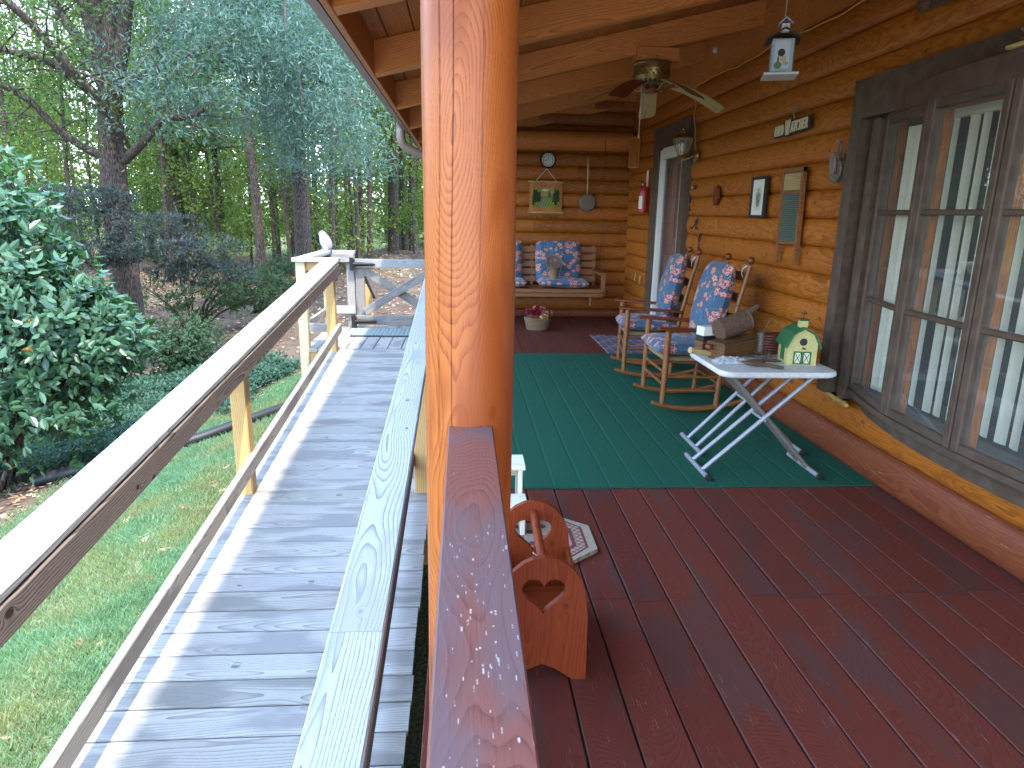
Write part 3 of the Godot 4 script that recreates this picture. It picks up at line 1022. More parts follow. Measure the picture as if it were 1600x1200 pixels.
# ---------------------------------------------------------------- post and rail
func build_post_and_rail() -> void:
	var po := thing("porch_post", "thick round stained log post with long drying cracks", "post", Vector3(0.0155, 0, -1.545))
	var mb := MB.new()
	var checks := [[1.95, 0.25, 1.9, 0.016], [2.26, 0.75, 1.88, 0.013], [2.68, 0.0, 1.05, 0.018], [1.35, 1.0, 1.85, 0.005], [2.9, 0.5, 1.6, 0.01], [-1.0, 0.2, 1.7, 0.015]]
	var H := 60
	var rings := []
	var nors := []
	var angs := []
	for i in 96: angs.append([TAU * i / 96.0 - PI, -1, 0.0])
	for k in checks.size():
		for e in [-0.022, 0.0, 0.022]: angs.append([checks[k][0] + e, k, e])
	angs.sort_custom(func(p, q): return p[0] < q[0])
	for j in H + 1:
		var y := 1.96 * j / H
		var ring := []
		var nr := []
		for a in angs:
			var r: float = 0.1005 + 0.0012 * sin(a[0] * 3.0 + y * 2.0) + 0.0008 * sin(a[0] * 9.0 + y * 7.0)
			var an: float = a[0]
			if a[1] >= 0:
				var ck: Array = checks[a[1]]
				an += 0.05 * sin(y * 2.3 + a[1]) * 0.0
				if a[2] == 0.0 and y > ck[1] and y < ck[2]:
					r -= ck[3] * minf(1.0, minf(y - ck[1], ck[2] - y) * 5.0)
			an += 0.035 * sin(y * 2.1 + 0.5) + 0.012 * sin(y * 7.0)
			ring.append(Vector3(cos(an) * r, y, sin(an) * r))
			nr.append(Vector3(cos(an), 0, sin(an)))
		rings.append(ring)
		nors.append(nr)
	var m := angs.size()
	for j in H:
		var u0 := 1.905 * j / H / 4.0
		var u1 := 1.905 * (j + 1) / H / 4.0
		for i in m:
			var q := (i + 1) % m
			var v0 := (float(angs[i][0]) + PI) * 0.1 / 0.6
			var v1 := v0 + (TAU * 0.1 / 96.0 / 0.6 if q == 0 else (float(angs[q][0]) - float(angs[i][0])) * 0.1 / 0.6)
			mb.quad(rings[j][i], rings[j][q], rings[j + 1][q], rings[j + 1][i], nors[j][i], nors[j][q], nors[j + 1][q], nors[j + 1][i], Vector2(u0 + 0.2, v0), Vector2(u0 + 0.2, v1), Vector2(u1 + 0.2, v1), Vector2(u1 + 0.2, v0))
	put(po, "shaft", mb, M.post)

	var ra := thing("porch_railing", "scuffed reddish brown porch handrail running up to the log post", "railing")
	# hand rail coped round the post
	var rb := MB.new()
	var n := 12
	var top := []
	for i in n + 1:
		var x := lerpf(-0.028, 0.064, float(i) / n)
		var dz := sqrt(maxf(0.0, 0.1015 * 0.1015 - (x - 0.0155) * (x - 0.0155)))
		top.append(Vector2(x, -1.545 + dz + 0.001))
	for i in n:
		var a: Vector2 = top[i]
		var b: Vector2 = top[i + 1]
		var va := (a.x + 0.03) / 0.6
		var vb := (b.x + 0.03) / 0.6
		for y in [0.86, 0.822]:
			var nn := Vector3(0, 1 if y > 0.85 else -1, 0)
			var steps := 1
			rb.quad(Vector3(a.x, y, a.y), Vector3(b.x, y, b.y), Vector3(b.x, y, 0.9), Vector3(a.x, y, 0.9), nn, nn, nn, nn, Vector2(a.y / 4.0, va), Vector2(b.y / 4.0, vb), Vector2(0.225, vb), Vector2(0.225, va))
		rb.flat(Vector3(a.x, 0.86, a.y), Vector3(b.x, 0.86, b.y), Vector3(b.x, 0.822, b.y), Vector3(a.x, 0.822, a.y), Vector3(0, 0, -1))
	for sx in [-1, 1]:
		var x: float = -0.028 if sx < 0 else 0.064
		var e: Vector2 = top[0] if sx < 0 else top[n]
		var nn := Vector3(sx, 0, 0)
		rb.quad(Vector3(x, 0.86, e.y), Vector3(x, 0.86, 0.9), Vector3(x + sx * 0.003, 0.855, 0.9), Vector3(x + sx * 0.003, 0.855, e.y), Vector3(sx, 1, 0).normalized(), Vector3(sx, 1, 0).normalized(), nn, nn, Vector2(e.y / 4, 0.16), Vector2(0.225, 0.16), Vector2(0.225, 0.17), Vector2(e.y / 4, 0.17))
		x += sx * 0.003
		rb.quad(Vector3(x, 0.855, e.y), Vector3(x, 0.855, 0.9), Vector3(x, 0.822, 0.9), Vector3(x, 0.822, e.y), nn, nn, nn, nn, Vector2(e.y / 4, 0.2), Vector2(0.225, 0.2), Vector2(0.225, 0.26), Vector2(e.y / 4, 0.26))
	put(ra, "hand_rail", rb, M.rail)
	board(ra, "bottom_rail", M.rail, Vector3(0.018, 0.14, 0.9), Vector3(0.018, 0.14, -1.443), 0.05, 0.038, Vector3.UP, 0.8)
	for k in 13:
		var z := 0.8 - k * 0.18
		board(ra, "baluster", M.rail, Vector3(0.018, 0.16, z), Vector3(0.018, 0.822, z), 0.03, 0.03, Vector3(1, 0, 0), 0.8)
	block(ra, "end_post", M.rail, Vector3(0.018, 0.43, 0.95), Vector3(0.09, 0.86, 0.09), 0.8)


# ---------------------------------------------------------------- ramp
const RS := 0.098
const RZ := -6.92


func ry(z: float, off := 0.0) -> float:
	return -0.05 - RS * (z - RZ) + off


func build_ramp() -> void:
	var ra := thing("wheelchair_ramp", "weathered grey wooden wheelchair ramp with plank deck and handrails", "ramp")
	var up := Vector3(0, 1, RS).normalized()
	var step := 0.1405
	var z := RZ + 0.001
	var i := 0
	while z < 1.6:
		var zc := z + step * 0.5
		var x1 := -0.197 + rng.randf_range(-0.006, 0.004)
		if i > 33: x1 -= 0.006
		board(ra, "plank", M.grey, Vector3(-1.352, ry(zc) - 0.019, zc), Vector3(x1, ry(zc) - 0.019, zc), 0.1345 + rng.randf_range(-0.0015, 0.0015), 0.036, up, rng.randf_range(0.84, 1.1), 0.005)
		z += step
		i += 1
	for x in [-1.30, -0.78, -0.25]:
		board(ra, "joist", M.grey, Vector3(x, ry(RZ + 0.05) - 0.13, RZ + 0.05), Vector3(x, ry(1.6) - 0.13, 1.6), 0.038, 0.18, up, 0.6)
	for zz in [-6.86, -3.96, -1.06, 1.5]:
		for x in [-1.2905, -0.2445]:
			var g := gh(x, zz) - 0.05
			var rail_y := ry(zz, 0.84)
			board(ra, "post", M.yellow, Vector3(x, g, zz), Vector3(x, rail_y, zz), 0.089, 0.089, Vector3(1, 0, 0), rng.randf_range(0.92, 1.05), 0.006)
	var runs := [1.6, -1.55, -4.15, -6.93]
	for k in 3:
		var a: float = runs[k] - 0.001
		var b: float = runs[k + 1] + 0.001
		board(ra, "rail_cap", M.pale, Vector3(-0.266, ry(a, 0.846), a), Vector3(-0.266, ry(b, 0.846), b), 0.138, 0.036, up, rng.randf_range(0.86, 0.94), 0.005)
		board(ra, "kerb_rail", M.grey, Vector3(-0.308, ry(a, 0.215), a), Vector3(-0.308, ry(b, 0.215), b), 0.037, 0.089, up, 0.95, 0.004)
	runs = [1.6, -3.35, -6.93]
	for k in 2:
		var a: float = runs[k] - 0.001
		var b: float = runs[k + 1] + 0.001
		board(ra, "rail_cap", M.pale, Vector3(-1.293, ry(a, 0.867), a), Vector3(-1.293, ry(b, 0.867), b), 0.158, 0.036, up, rng.randf_range(0.74, 0.8), 0.008)
		board(ra, "rail_board", M.worn, Vector3(-1.2265, ry(a, 0.795), a), Vector3(-1.2265, ry(b, 0.795), b), 0.036, 0.10, up, 0.8, 0.004)
		a += 0.0
		board(ra, "kerb_rail", M.grey, Vector3(-1.2265, ry(a, 0.215), a), Vector3(-1.2265, ry(b, 0.215), b), 0.037, 0.089, up, 0.98, 0.004)


func build_landing() -> void:
	var la := thing("ramp_landing", "square grey plank landing with rails at top of ramp", "landing")
	var x := -1.60
	while x < -0.2:
		board(la, "plank", M.grey, Vector3(x + 0.0695, -0.068, RZ - 0.002), Vector3(x + 0.0695, -0.068, -8.32), 0.1345, 0.036, Vector3.UP, rng.randf_range(0.9, 1.1), 0.005)
		x += 0.1395
	board(la, "rim_board", M.yellow, Vector3(-1.6, -0.18, RZ - 0.03), Vector3(-0.2, -0.18, RZ - 0.03), 0.036, 0.18, Vector3.UP, 0.8)
	board(la, "rim_board", M.yellow, Vector3(-1.6, -0.18, -8.30), Vector3(-0.2, -0.18, -8.30), 0.036, 0.18, Vector3.UP, 0.8)
	for p in [[-1.585, RZ - 0.045], [-1.585, -8.27], [-1.31, -8.27], [-0.25, -8.27]]:
		board(la, "post", M.grey if p[0] > -1.5 else M.pale_yellow, Vector3(p[0], gh(p[0], p[1]) - 0.05, p[1]), Vector3(p[0], 0.81, p[1]), 0.092, 0.092, Vector3(1, 0, 0), 1.05 if p[0] < -1.5 else 0.95, 0.006)
	board(la, "rail_cap", M.pale, Vector3(-1.66, 0.83, RZ - 0.045), Vector3(-1.212, 0.83, RZ - 0.045), 0.135, 0.036, Vector3.UP, 1.02)
	board(la, "rail_cap", M.pale, Vector3(-1.585, 0.83, RZ - 0.115), Vector3(-1.585, 0.83, -8.20), 0.135, 0.036, Vector3.UP, 0.96)
	board(la, "rail_cap", M.pale, Vector3(-1.66, 0.83, -8.27), Vector3(-1.262, 0.83, -8.27), 0.135, 0.036, Vector3.UP, 0.98)
	board(la, "rail_board", M.grey, Vector3(-1.55, 0.765, -8.20), Vector3(-1.262, 0.765, -8.20), 0.036, 0.09, Vector3.UP)
	board(la, "rail_board", M.yellow, Vector3(-1.54, 0.765, RZ - 0.045), Vector3(-1.34, 0.765, RZ - 0.045), 0.036, 0.09, Vector3.UP, 0.8)
	board(la, "rail_board", M.grey, Vector3(-1.585, 0.765, RZ - 0.095), Vector3(-1.585, 0.765, -8.22), 0.036, 0.09, Vector3.UP)
	board(la, "low_rail", M.grey, Vector3(-1.54, 0.155, RZ - 0.045), Vector3(-1.337, 0.155, RZ - 0.045), 0.036, 0.09, Vector3.UP)
	board(la, "low_rail", M.grey, Vector3(-1.585, 0.155, RZ - 0.095), Vector3(-1.585, 0.155, -8.22), 0.036, 0.09, Vector3.UP)
	board(la, "low_rail", M.pale, Vector3(-1.55, 0.165, -8.20), Vector3(-1.262, 0.165, -8.20), 0.036, 0.09, Vector3.UP)
	# steps and a stair post beyond the gate
	for k in 3:
		board(la, "step", M.grey, Vector3(-1.2, -0.2 - 0.17 * k, -8.48 - 0.28 * k), Vector3(-0.3, -0.2 - 0.17 * k, -8.48 - 0.28 * k), 0.27, 0.036)
	board(la, "stringer", M.yellow, Vector3(-1.2, -0.2, -8.34), Vector3(-1.2, -0.72, -9.2), 0.036, 0.2)
	board(la, "stringer", M.yellow, Vector3(-0.3, -0.2, -8.34), Vector3(-0.3, -0.72, -9.2), 0.036, 0.2)
	board(la, "stair_post", M.yellow, Vector3(-1.23, gh(-1.2, -9.2) - 0.05, -9.2), Vector3(-1.23, 0.36, -9.2), 0.089, 0.089, Vector3(1, 0, 0))
	board(la, "stair_rail", M.worn, Vector3(-1.17, 0.62, -8.32), Vector3(-1.17, 0.22, -9.3), 0.036, 0.12, Vector3.UP)

	var ga := thing("landing_gate", "grey wooden gate with crossed braces and black strap hinges", "gate", Vector3(-1.25, 0, -8.235))
	var w := 0.97
	board(ga, "stile", M.grey, Vector3(0.05, -0.01, 0), Vector3(0.05, 0.755, 0), 0.1, 0.036, Vector3(0, 0, 1), 0.72)
	board(ga, "stile", M.grey, Vector3(w - 0.05, -0.01, 0), Vector3(w - 0.05, 0.755, 0), 0.1, 0.036, Vector3(0, 0, 1), 0.72)
	board(ga, "top_bar", M.pale, Vector3(0.0, 0.71, 0.038), Vector3(w, 0.71, 0.038), 0.1, 0.036, Vector3(0, 0, 1), 0.68)
	board(ga, "bottom_bar", M.grey, Vector3(0.0, 0.045, 0.038), Vector3(w, 0.045, 0.038), 0.11, 0.036, Vector3(0, 0, 1), 0.74)
	board(ga, "brace", M.grey, Vector3(0.1, 0.62, -0.002), Vector3(w - 0.1, 0.14, -0.002), 0.09, 0.034, Vector3(0, 0, 1), 0.7)
	board(ga, "brace", M.grey, Vector3(0.1, 0.14, 0.036), Vector3(w - 0.1, 0.62, 0.036), 0.09, 0.034, Vector3(0, 0, 1), 0.76)
	for y in [0.70, 0.03]:
		var hi := block(ga, "hinge", M.iron, Vector3(-0.035, y, 0.062), Vector3(0.045, 0.15, 0.008), 1.0, 0.002)
		rod(hi, "strap", M.iron, [Vector3(0.02, 0, 0.002), Vector3(0.24, 0, 0.002), Vector3(0.27, 0, 0.002)], 0.026, 0.007, 6)
		lathed(hi, "pin", M.iron, [Vector2(0, -0.06), Vector2(0.011, -0.06), Vector2(0.011, 0.06), Vector2(0, 0.06)], Vector3(0.027, 0, 0.008), 8)

	var mm := MB.new()
	var dm := noise_mat(Color(0.10, 0.13, 0.13), Color(0.34, 0.38, 0.36), 0.05, 6.0, 0.9, 91, 6.0)
	for a in 14:
		for b in 6:
			var cx := -1.22 + 0.047 * a
			var cz := -8.06 + 0.077 * b
			mm.prism(octagon(0.072, 0.014, 0.004), 0.043, Transform3D(Basis.IDENTITY, Vector3(cx, -0.034, cz + 0.038)), 0, 0)
	var dmat := thing("door_mat", "small grey ridged mat on landing before the gate", "mat")
	put(dmat, "ridges", mm, dm).set_meta("kind", "stuff")
	block(dmat, "backing", M.black, Vector3(-0.893, -0.0455, -7.83), Vector3(0.69, 0.008, 0.49))


# ---------------------------------------------------------------- porch things
func rocking_chair(label: String, at: Vector3, turn: float) -> void:
	var t := thing("rocking_chair", label, "rocking chair", at, Basis(Vector3.UP, PI + turn), "rocking chairs by the log wall")
	for s in [-1.0, 1.0]:
		var pts := []
		var rr := []
		for i in 13:
			var x := lerpf(0.315, -0.36, i / 12.0)
			pts.append(Vector3(x, 0.026 + 0.5 * x * x, s * lerpf(0.255, 0.225, i / 12.0)))
			rr.append(0.021 - 0.006 * absf(i - 6.0) / 6.0)
		var rk := MB.new()
		rk.tube(pts, rr, 8)
		put(t, "rocker", rk, M.chair)
		rod(t, "front_leg", M.chair, [Vector3(0.245, 0.055, s * 0.252), Vector3(0.24, 0.3, s * 0.252), Vector3(0.235, 0.572, s * 0.25)], 0.018, 0.023)
		var bl := rod(t, "back_post", M.chair, smooth_path([Vector3(-0.14, 0.04, s * 0.232), Vector3(-0.165, 0.36, s * 0.222), Vector3(-0.23, 0.7, s * 0.21), Vector3(-0.30, 1.0, s * 0.2)], 4), 0.019, 0.017)
		var kn := MB.new()
		kn.ball(Vector3(0.025, 0.027, 0.025), Transform3D(Basis.IDENTITY, Vector3(-0.302, 1.033, s * 0.2)))
		put(bl, "finial", kn, M.dark_wood)
		board(t, "arm", M.dark_wood, Vector3(0.305, 0.585, s * 0.258), Vector3(-0.19, 0.56, s * 0.232), 0.062, 0.021, Vector3.UP, 1.0, 0.007)
		for y in [0.16, 0.255]:
			rod(t, "stretcher", M.chair, [Vector3(0.243, y, s * 0.252), Vector3(-0.15, y - 0.01, s * 0.228)], 0.011)
	for y in [0.20, 0.285]:
		rod(t, "stretcher", M.chair, [Vector3(0.243, y, -0.25), Vector3(0.243, y, 0.25)], 0.011)
	rod(t, "stretcher", M.chair, [Vector3(-0.15, 0.2, -0.228), Vector3(-0.15, 0.2, 0.228)], 0.011)
	for k in 4:
		var y := 0.5 + 0.14 * k
		var x := -0.195 - 0.1 * (y - 0.5) / 0.5 - 0.01
		board(t, "back_slat", M.chair, Vector3(x, y, -0.205), Vector3(x, y, 0.205), 0.06, 0.012, Vector3(1, 0.2, 0))
	var se := MB.new()
	se.pillow(0.42, 0.5, 0.05, Transform3D(Basis(Vector3(1, 0, 0), Vector3(0, 0, 1), Vector3(0, -1, 0)), Vector3(0.04, 0.365, 0)), 0.02)
	put(t, "rush_seat", se, M.rush)
	var c := MB.new()
	c.pillow(0.49, 0.53, 0.115, Transform3D(Basis(Vector3(1, 0, 0), Vector3(0, 0, 1), Vector3(0, -1, 0)), Vector3(0.055, 0.435, 0)), 0.1, 0.12)
	put(t, "seat_cushion", c, M.cloth)
	var bk := MB.new()
	var up := Vector3(-0.2, 1, 0).normalized()
	bk.pillow(0.45, 0.56, 0.15, Transform3D(Basis(Vector3(0, 0, -1), up, Vector3(0, 0, -1).cross(up)), Vector3(-0.13, 0.735, 0)), 0.1, 0.15)
	put(t, "back_cushion", bk, M.cloth)
	for s in [-1.0, 1.0]:
		for q in 3:
			rod(t, "tie", M.paper if q else M.tie, smooth_path([Vector3(-0.28, 1.0, s * 0.2), Vector3(-0.26, 1.0 - 0.02 * q, s * (0.185 - 0.01 * q)), Vector3(-0.25, 0.965 - 0.02 * q, s * (0.175 + 0.02 * q))], 3), 0.003, 0.002, 5)


func heart(cx: float, cy: float, r: float) -> PackedVector2Array:
	var p := PackedVector2Array()
	for i in 28:
		var a := TAU * i / 28.0
		p.append(Vector2(cx + r * 0.0625 * 16.0 * pow(sin(a), 3), cy + r * 0.0625 * (13.0 * cos(a) - 5.0 * cos(2 * a) - 2.0 * cos(3 * a) - cos(4 * a))))
	return p


# plate of an outline with a hole: both outlines given in (x, y); t thick about z = 0
func plate(outer: PackedVector2Array, hole: PackedVector2Array, t: float) -> MB:
	var mb := MB.new()
	var flat_faces := PackedVector2Array(outer)
	if hole.size() > 0:
		# bridge the hole to the outline so that it can be filled
		var bi := 0
		var bj := 0
		var best := 1e9
		for i in outer.size():
			for j in hole.size():
				var d := outer[i].distance_to(hole[j])
				if d < best:
					best = d; bi = i; bj = j
		var hol := PackedVector2Array(hole)
		if Geometry2D.is_polygon_clockwise(hol) == Geometry2D.is_polygon_clockwise(outer): 
			hol.reverse()
			bj = hol.size() - 1 - bj
		flat_faces = PackedVector2Array()
		for i in outer.size() + 1:
			flat_faces.append(outer[(bi + i) % outer.size()])
		for j in hol.size() + 1:
			flat_faces.append(hol[(bj + j) % hol.size()] + Vector2(0.00001, 0.00002) * (1 if j == hol.size() else 0))
	var idx := Geometry2D.triangulate_polygon(flat_faces)
	for s in [-1.0, 1.0]:
		var nn := Vector3(0, 0, s)
		for i in range(0, idx.size(), 3):
			var q := []
			for e in 3:
				q.append(flat_faces[idx[i + e]])
			mb.tri(Vector3(q[0].x, q[0].y, s * t * 0.5), Vector3(q[1].x, q[1].y, s * t * 0.5), Vector3(q[2].x, q[2].y, s * t * 0.5), nn, nn, nn, Vector2(q[0].y / 4, q[0].x / 0.6), Vector2(q[1].y / 4, q[1].x / 0.6), Vector2(q[2].y / 4, q[2].x / 0.6))
	for o in [outer, hole]:
		var inward := -1.0 if o == hole else 1.0
		var cw := -1.0 if Geometry2D.is_polygon_clockwise(o) else 1.0
		for i in o.size():
			var a: Vector2 = o[i]
			var b: Vector2 = o[(i + 1) % o.size()]
			var e := b - a
			var nn := Vector3(e.y, -e.x, 0).normalized() * cw * inward
			mb.quad(Vector3(a.x, a.y, -t * 0.5), Vector3(b.x, b.y, -t * 0.5), Vector3(b.x, b.y, t * 0.5), Vector3(a.x, a.y, t * 0.5), nn, nn, nn, nn, Vector2(a.y / 4, 0.02), Vector2(b.y / 4, 0.02), Vector2(b.y / 4, 0.05), Vector2(a.y / 4, 0.05))
	return mb


func build_porch_things() -> void:
	M.tie = mat(Color(0.06, 0.12, 0.35), 0.8)
	M.tote = wood_mat_tint(M.beam, Color(0.62, 0.42, 0.36))
	rocking_chair("rocking chair with floral cushions nearer the white folding table", Vector3(1.602, 0.004, -4.685), 0.0)
	rocking_chair("rocking chair with floral cushions farther back beside the door", Vector3(1.60, 0.004, -5.66), -0.14)

	# porch swing
	var sw := thing("porch_swing", "wooden porch swing bench hanging by chains at the log end wall", "swing bench", Vector3(0.86, 0.0, -8.35))
	for k in 5:
		board(sw, "seat_slat", M.chair, Vector3(-0.8, 0.425 + 0.006 * absf(k - 2), 0.2 - 0.1 * k), Vector3(0.8, 0.425 + 0.006 * absf(k - 2), 0.2 - 0.1 * k), 0.085, 0.02)
	board(sw, "apron", M.chair, Vector3(-0.8, 0.425, 0.262), Vector3(0.8, 0.425, 0.262), 0.042, 0.022, Vector3(0, 0, 1), 0.95)
	board(sw, "apron", M.chair, Vector3(-0.8, 0.377, 0.262), Vector3(0.8, 0.377, 0.262), 0.046, 0.022, Vector3(0, 0, 1), 0.85)
	for x in [-0.78, 0.0, 0.78]:
		board(sw, "bearer", M.chair, Vector3(x, 0.38, 0.25), Vector3(x, 0.38, -0.26), 0.035, 0.05)
		board(sw, "back_post", M.chair, Vector3(x, 0.38, -0.24), Vector3(x, 0.93, -0.33), 0.035, 0.03, Vector3(0, 0, 1))
	for k in 5:
		board(sw, "back_slat", M.chair, Vector3(-0.8, 0.52 + 0.09 * k, -0.245 - 0.015 * k), Vector3(0.8, 0.52 + 0.09 * k, -0.245 - 0.015 * k), 0.07, 0.018, Vector3(0, 0.16, 1))
	for s in [-1.0, 1.0]:
		board(sw, "arm", M.chair, Vector3(s * 0.8, 0.625, 0.26), Vector3(s * 0.8, 0.625, -0.28), 0.09, 0.022)
		board(sw, "arm_post", M.chair, Vector3(s * 0.81, 0.37, 0.22), Vector3(s * 0.81, 0.614, 0.22), 0.05, 0.035, Vector3(0, 0, 1))
		for q in [0.22, -0.24]:
			rod(sw, "chain", M.iron, [Vector3(s * 0.83, 0.4, q), Vector3(s * 0.82, 1.3, 0.0), Vector3(s * 0.8, 2.16, 0.0) if q > 0 else Vector3(s * 0.8, 2.16, -0.02)], 0.002, -1.0, 5)
		rod(sw, "bolt", M.steel, [Vector3(s * 0.66, 0.36, 0.24), Vector3(s * 0.66, 0.25, 0.22)], 0.007, 0.005, 6)
	var sides := [[-0.42, "left"], [0.30, "right"]]
	for s in sides:
		var c1 := MB.new()
		c1.pillow(0.62 if s[0] > 0 else 0.66, 0.5, 0.13, Transform3D(Basis(Vector3(1, 0, 0), Vector3(0, 0, -1), Vector3(0, 1, 0)), Vector3(s[0] + (0.05 if s[0] > 0 else 0.0), 0.505, 0.02)), 0.12, 0.1)
		tag(put(self, "seat_cushion", c1, M.cloth, sw.transform), "blue floral seat cushion, the " + s[1] + " one on the porch swing", "cushion", "swing cushions")
		var c2 := MB.new()
		var up := Vector3(0, 1, -0.22).normalized()
		c2.pillow(0.56, 0.5, 0.14, Transform3D(Basis(Vector3(1, 0, 0), up, Vector3(1, 0, 0).cross(up)), Vector3(s[0] + 0.01, 0.745, -0.16)), 0.1, 0.14)
		tag(put(self, "back_cushion", c2, M.cloth, sw.transform), "tall blue floral back cushion, the " + s[1] + " one leaning on the swing", "cushion", "swing cushions")

	var wc := thing("doll_chair", "tiny wicker chair standing on the swing cushions", "doll chair", Vector3(1.085, 0.555, -8.22))
	lathed(wc, "pedestal", M.wicker, [Vector2(0.055, 0.0), Vector2(0.045, 0.05), Vector2(0.05, 0.1), Vector2(0.075, 0.14), Vector2(0.0, 0.142)], Vector3.ZERO, 16, Basis.IDENTITY, 0.05)
	var hoop := []
	for i in 17:
		var a := PI * i / 16.0
		hoop.append(Vector3(cos(a) * 0.095, 0.19 + sin(a) * 0.085, -0.06 + 0.05 * absf(cos(a))))
	rod(wc, "back_rim", M.wicker, hoop, 0.008, -1.0, 6)
	for i in range(2, 15):
		rod(wc, "back_rib", M.wicker, [Vector3(hoop[i].x * 0.7, 0.13, -0.055), hoop[i]], 0.005, 0.004, 5)
	for s in [-1.0, 1.0]:
		rod(wc, "side_rod", M.wicker, [Vector3(s * 0.06, 0.0, 0.02), Vector3(s * 0.08, 0.13, 0.03), Vector3(s * 0.095, 0.19, -0.01)], 0.005, -1.0, 5)
	rod(wc, "seat_rim", M.wicker, smooth_path([Vector3(-0.075, 0.14, -0.02), Vector3(-0.05, 0.14, 0.06), Vector3(0.05, 0.14, 0.06), Vector3(0.075, 0.14, -0.02)], 4), 0.007, -1.0, 6)

	# basket of dried flowers
	var fb := thing("flower_basket", "woven basket of dried red and cream flowers on floor", "flower basket", Vector3(0.865, 0.002, -7.85))
	var bm := MB.new()
	for k in 9:
		var y := 0.016 * k
		var r := 0.105 + 0.028 * k / 8.0
		var ring := []
		for i in 25:
			var a := TAU * i / 24.0
			var rr := r + (0.005 if (i + k) % 2 else -0.004)
			ring.append(Vector3(cos(a) * rr * 1.1, y + 0.009, sin(a) * rr * 0.9))
		var rad := []
		for q in ring: rad.append(0.0085)
		bm.tube(ring, rad, 6, 0, false)
	bm.lathe([Vector2(0.0, 0.004), Vector2(0.105, 0.004), Vector2(0.13, 0.14), Vector2(0.0, 0.12)], 20, Transform3D(Basis(Vector3(1.05, 0, 0), Vector3(0, 1, 0), Vector3(0, 0, 0.86)), Vector3.ZERO))
	put(fb, "basket", bm, M.wicker)
	var tones := [Color(0.22, 0.02, 0.035), Color(0.32, 0.07, 0.10), Color(0.42, 0.22, 0.10), Color(0.48, 0.32, 0.14), Color(0.30, 0.05, 0.05), Color(0.45, 0.16, 0.14)]
	for k in 22:
		var fm := MB.new()
		var a := rng.randf() * TAU
		var rr := sqrt(rng.randf()) * 0.16
		var cen := Vector3(cos(a) * rr * 1.15, 0.225 - rr * 0.45 + rng.randf_range(-0.01, 0.05), sin(a) * rr * 0.8)
		var base_c: Color = tones[rng.randi() % tones.size()]
		var big := rng.randf_range(0.028, 0.05)
		for i in 90:
			var d := Vector3(rng.randfn(), rng.randfn() + 0.5, rng.randfn()).normalized()
			fm.col = base_c * rng.randf_range(0.6, 1.4)
			fm.leaf(cen + d * big * 0.35, d, d.cross(Vector3(rng.randfn(), rng.randfn(), rng.randfn())).normalized(), big * 0.75, big * 0.35)
		fm.tube([Vector3(cen.x * 0.5, 0.1, cen.z * 0.5), cen], [0.003, 0.002], 5)
		put(fb, "flower", fm, M.flower)

	# rugs
	var rug := MB.new()
	rug.prism(octagon(1.0, 0.008, 0.003), 0.62, Transform3D(Basis.IDENTITY, Vector3(1.42, 0.0045, -6.98)), 0, 0)
	var im := Image.create(512, 256, false, Image.FORMAT_RGB8)
	for y in 256:
		for x in 512:
			var c := Color(0.22, 0.24, 0.34)
			if x % 64 < 9 or y % 42 < 8: c = Color(0.52, 0.48, 0.50)
			elif (x / 64 + y / 42) % 3 == 0: c = Color(0.55, 0.32, 0.36)
			im.set_pixel(x, y, c)
	var rm := StandardMaterial3D.new()
	rm.albedo_texture = ImageTexture.create_from_image(im)
	rm.roughness = 0.95
	rm.uv1_triplanar = true
	rm.uv1_scale = Vector3(1.6, 1.6, 1.6)
	tag(put(self, "woven_rug", rug, rm), "small blue and white chequered rug behind the rocking chairs", "rug")

	var oct := PackedVector2Array()
	for i in 8:
		var a := TAU * (i + 0.5) / 8.0
		oct.append(Vector2(cos(a) * 0.27, sin(a) * 0.33))
	var om := MB.new()
	om.prism(oct, 0.018, Transform3D(Basis(Vector3(0, 1, 0), Vector3(1, 0, 0), Vector3(0, 0, 1)), Vector3.ZERO), 0, 0)
	var oi := Image.create(256, 256, false, Image.FORMAT_RGB8)
	for y in 256:
		for x in 256:
			var q := Vector2(x - 128, y - 128) / 128.0
			var f := maxf(maxf(absf(q.x), absf(q.y)), (absf(q.x) + absf(q.y)) * 0.75)
			var c := Color(0.58, 0.53, 0.45)
			if f > 0.62 and f < 0.67 or f > 0.78 and f < 0.81: c = Color(0.40, 0.16, 0.18)
			elif f > 0.67 and f < 0.78 and (x / 6 + y / 6) % 2: c = Color(0.50, 0.30, 0.28)
			elif f < 0.58 and sin(x * 0.16) * sin(y * 0.16) > 0.45: c = Color(0.42, 0.18, 0.22)
			var k := rng.randf_range(0.85, 1.1)
			oi.set_pixel(x, y, Color(c.r * k, c.g * k, c.b * k))
	var omat := StandardMaterial3D.new()
	omat.albedo_texture = ImageTexture.create_from_image(oi)
	omat.roughness = 0.95
	omat.uv1_triplanar = true
	omat.uv1_scale = Vector3(1.5, 1.5, 1.5)
	omat.uv1_offset = Vector3(0.5, 0.5, 0.5)
	var orug := put(self, "octagonal_rug", om, omat, Transform3D(Basis.IDENTITY, Vector3(0.235, 0.002, -2.58)))
	tag(orug, "beige and burgundy eight sided rug on the red boards", "rug")

	# magazine tote with heart cut-outs
	var to := thing("heart_tote", "brown wooden carrying tote with heart cut-outs beside handrail", "tote", Vector3(0.233, 0.001, -1.92), Basis(Vector3.UP, -0.02))
	var outl := PackedVector2Array([Vector2(-0.13, 0.0), Vector2(-0.09, 0.0), Vector2(-0.04, 0.035), Vector2(0.0, 0.052), Vector2(0.04, 0.035), Vector2(0.09, 0.0), Vector2(0.13, 0.0), Vector2(0.128, 0.20)])
	for i in 13:
		var a := PI * i / 12.0
		outl.append(Vector2(cos(a) * 0.122, 0.245 + sin(a) * 0.145))
	outl.append(Vector2(-0.128, 0.20))
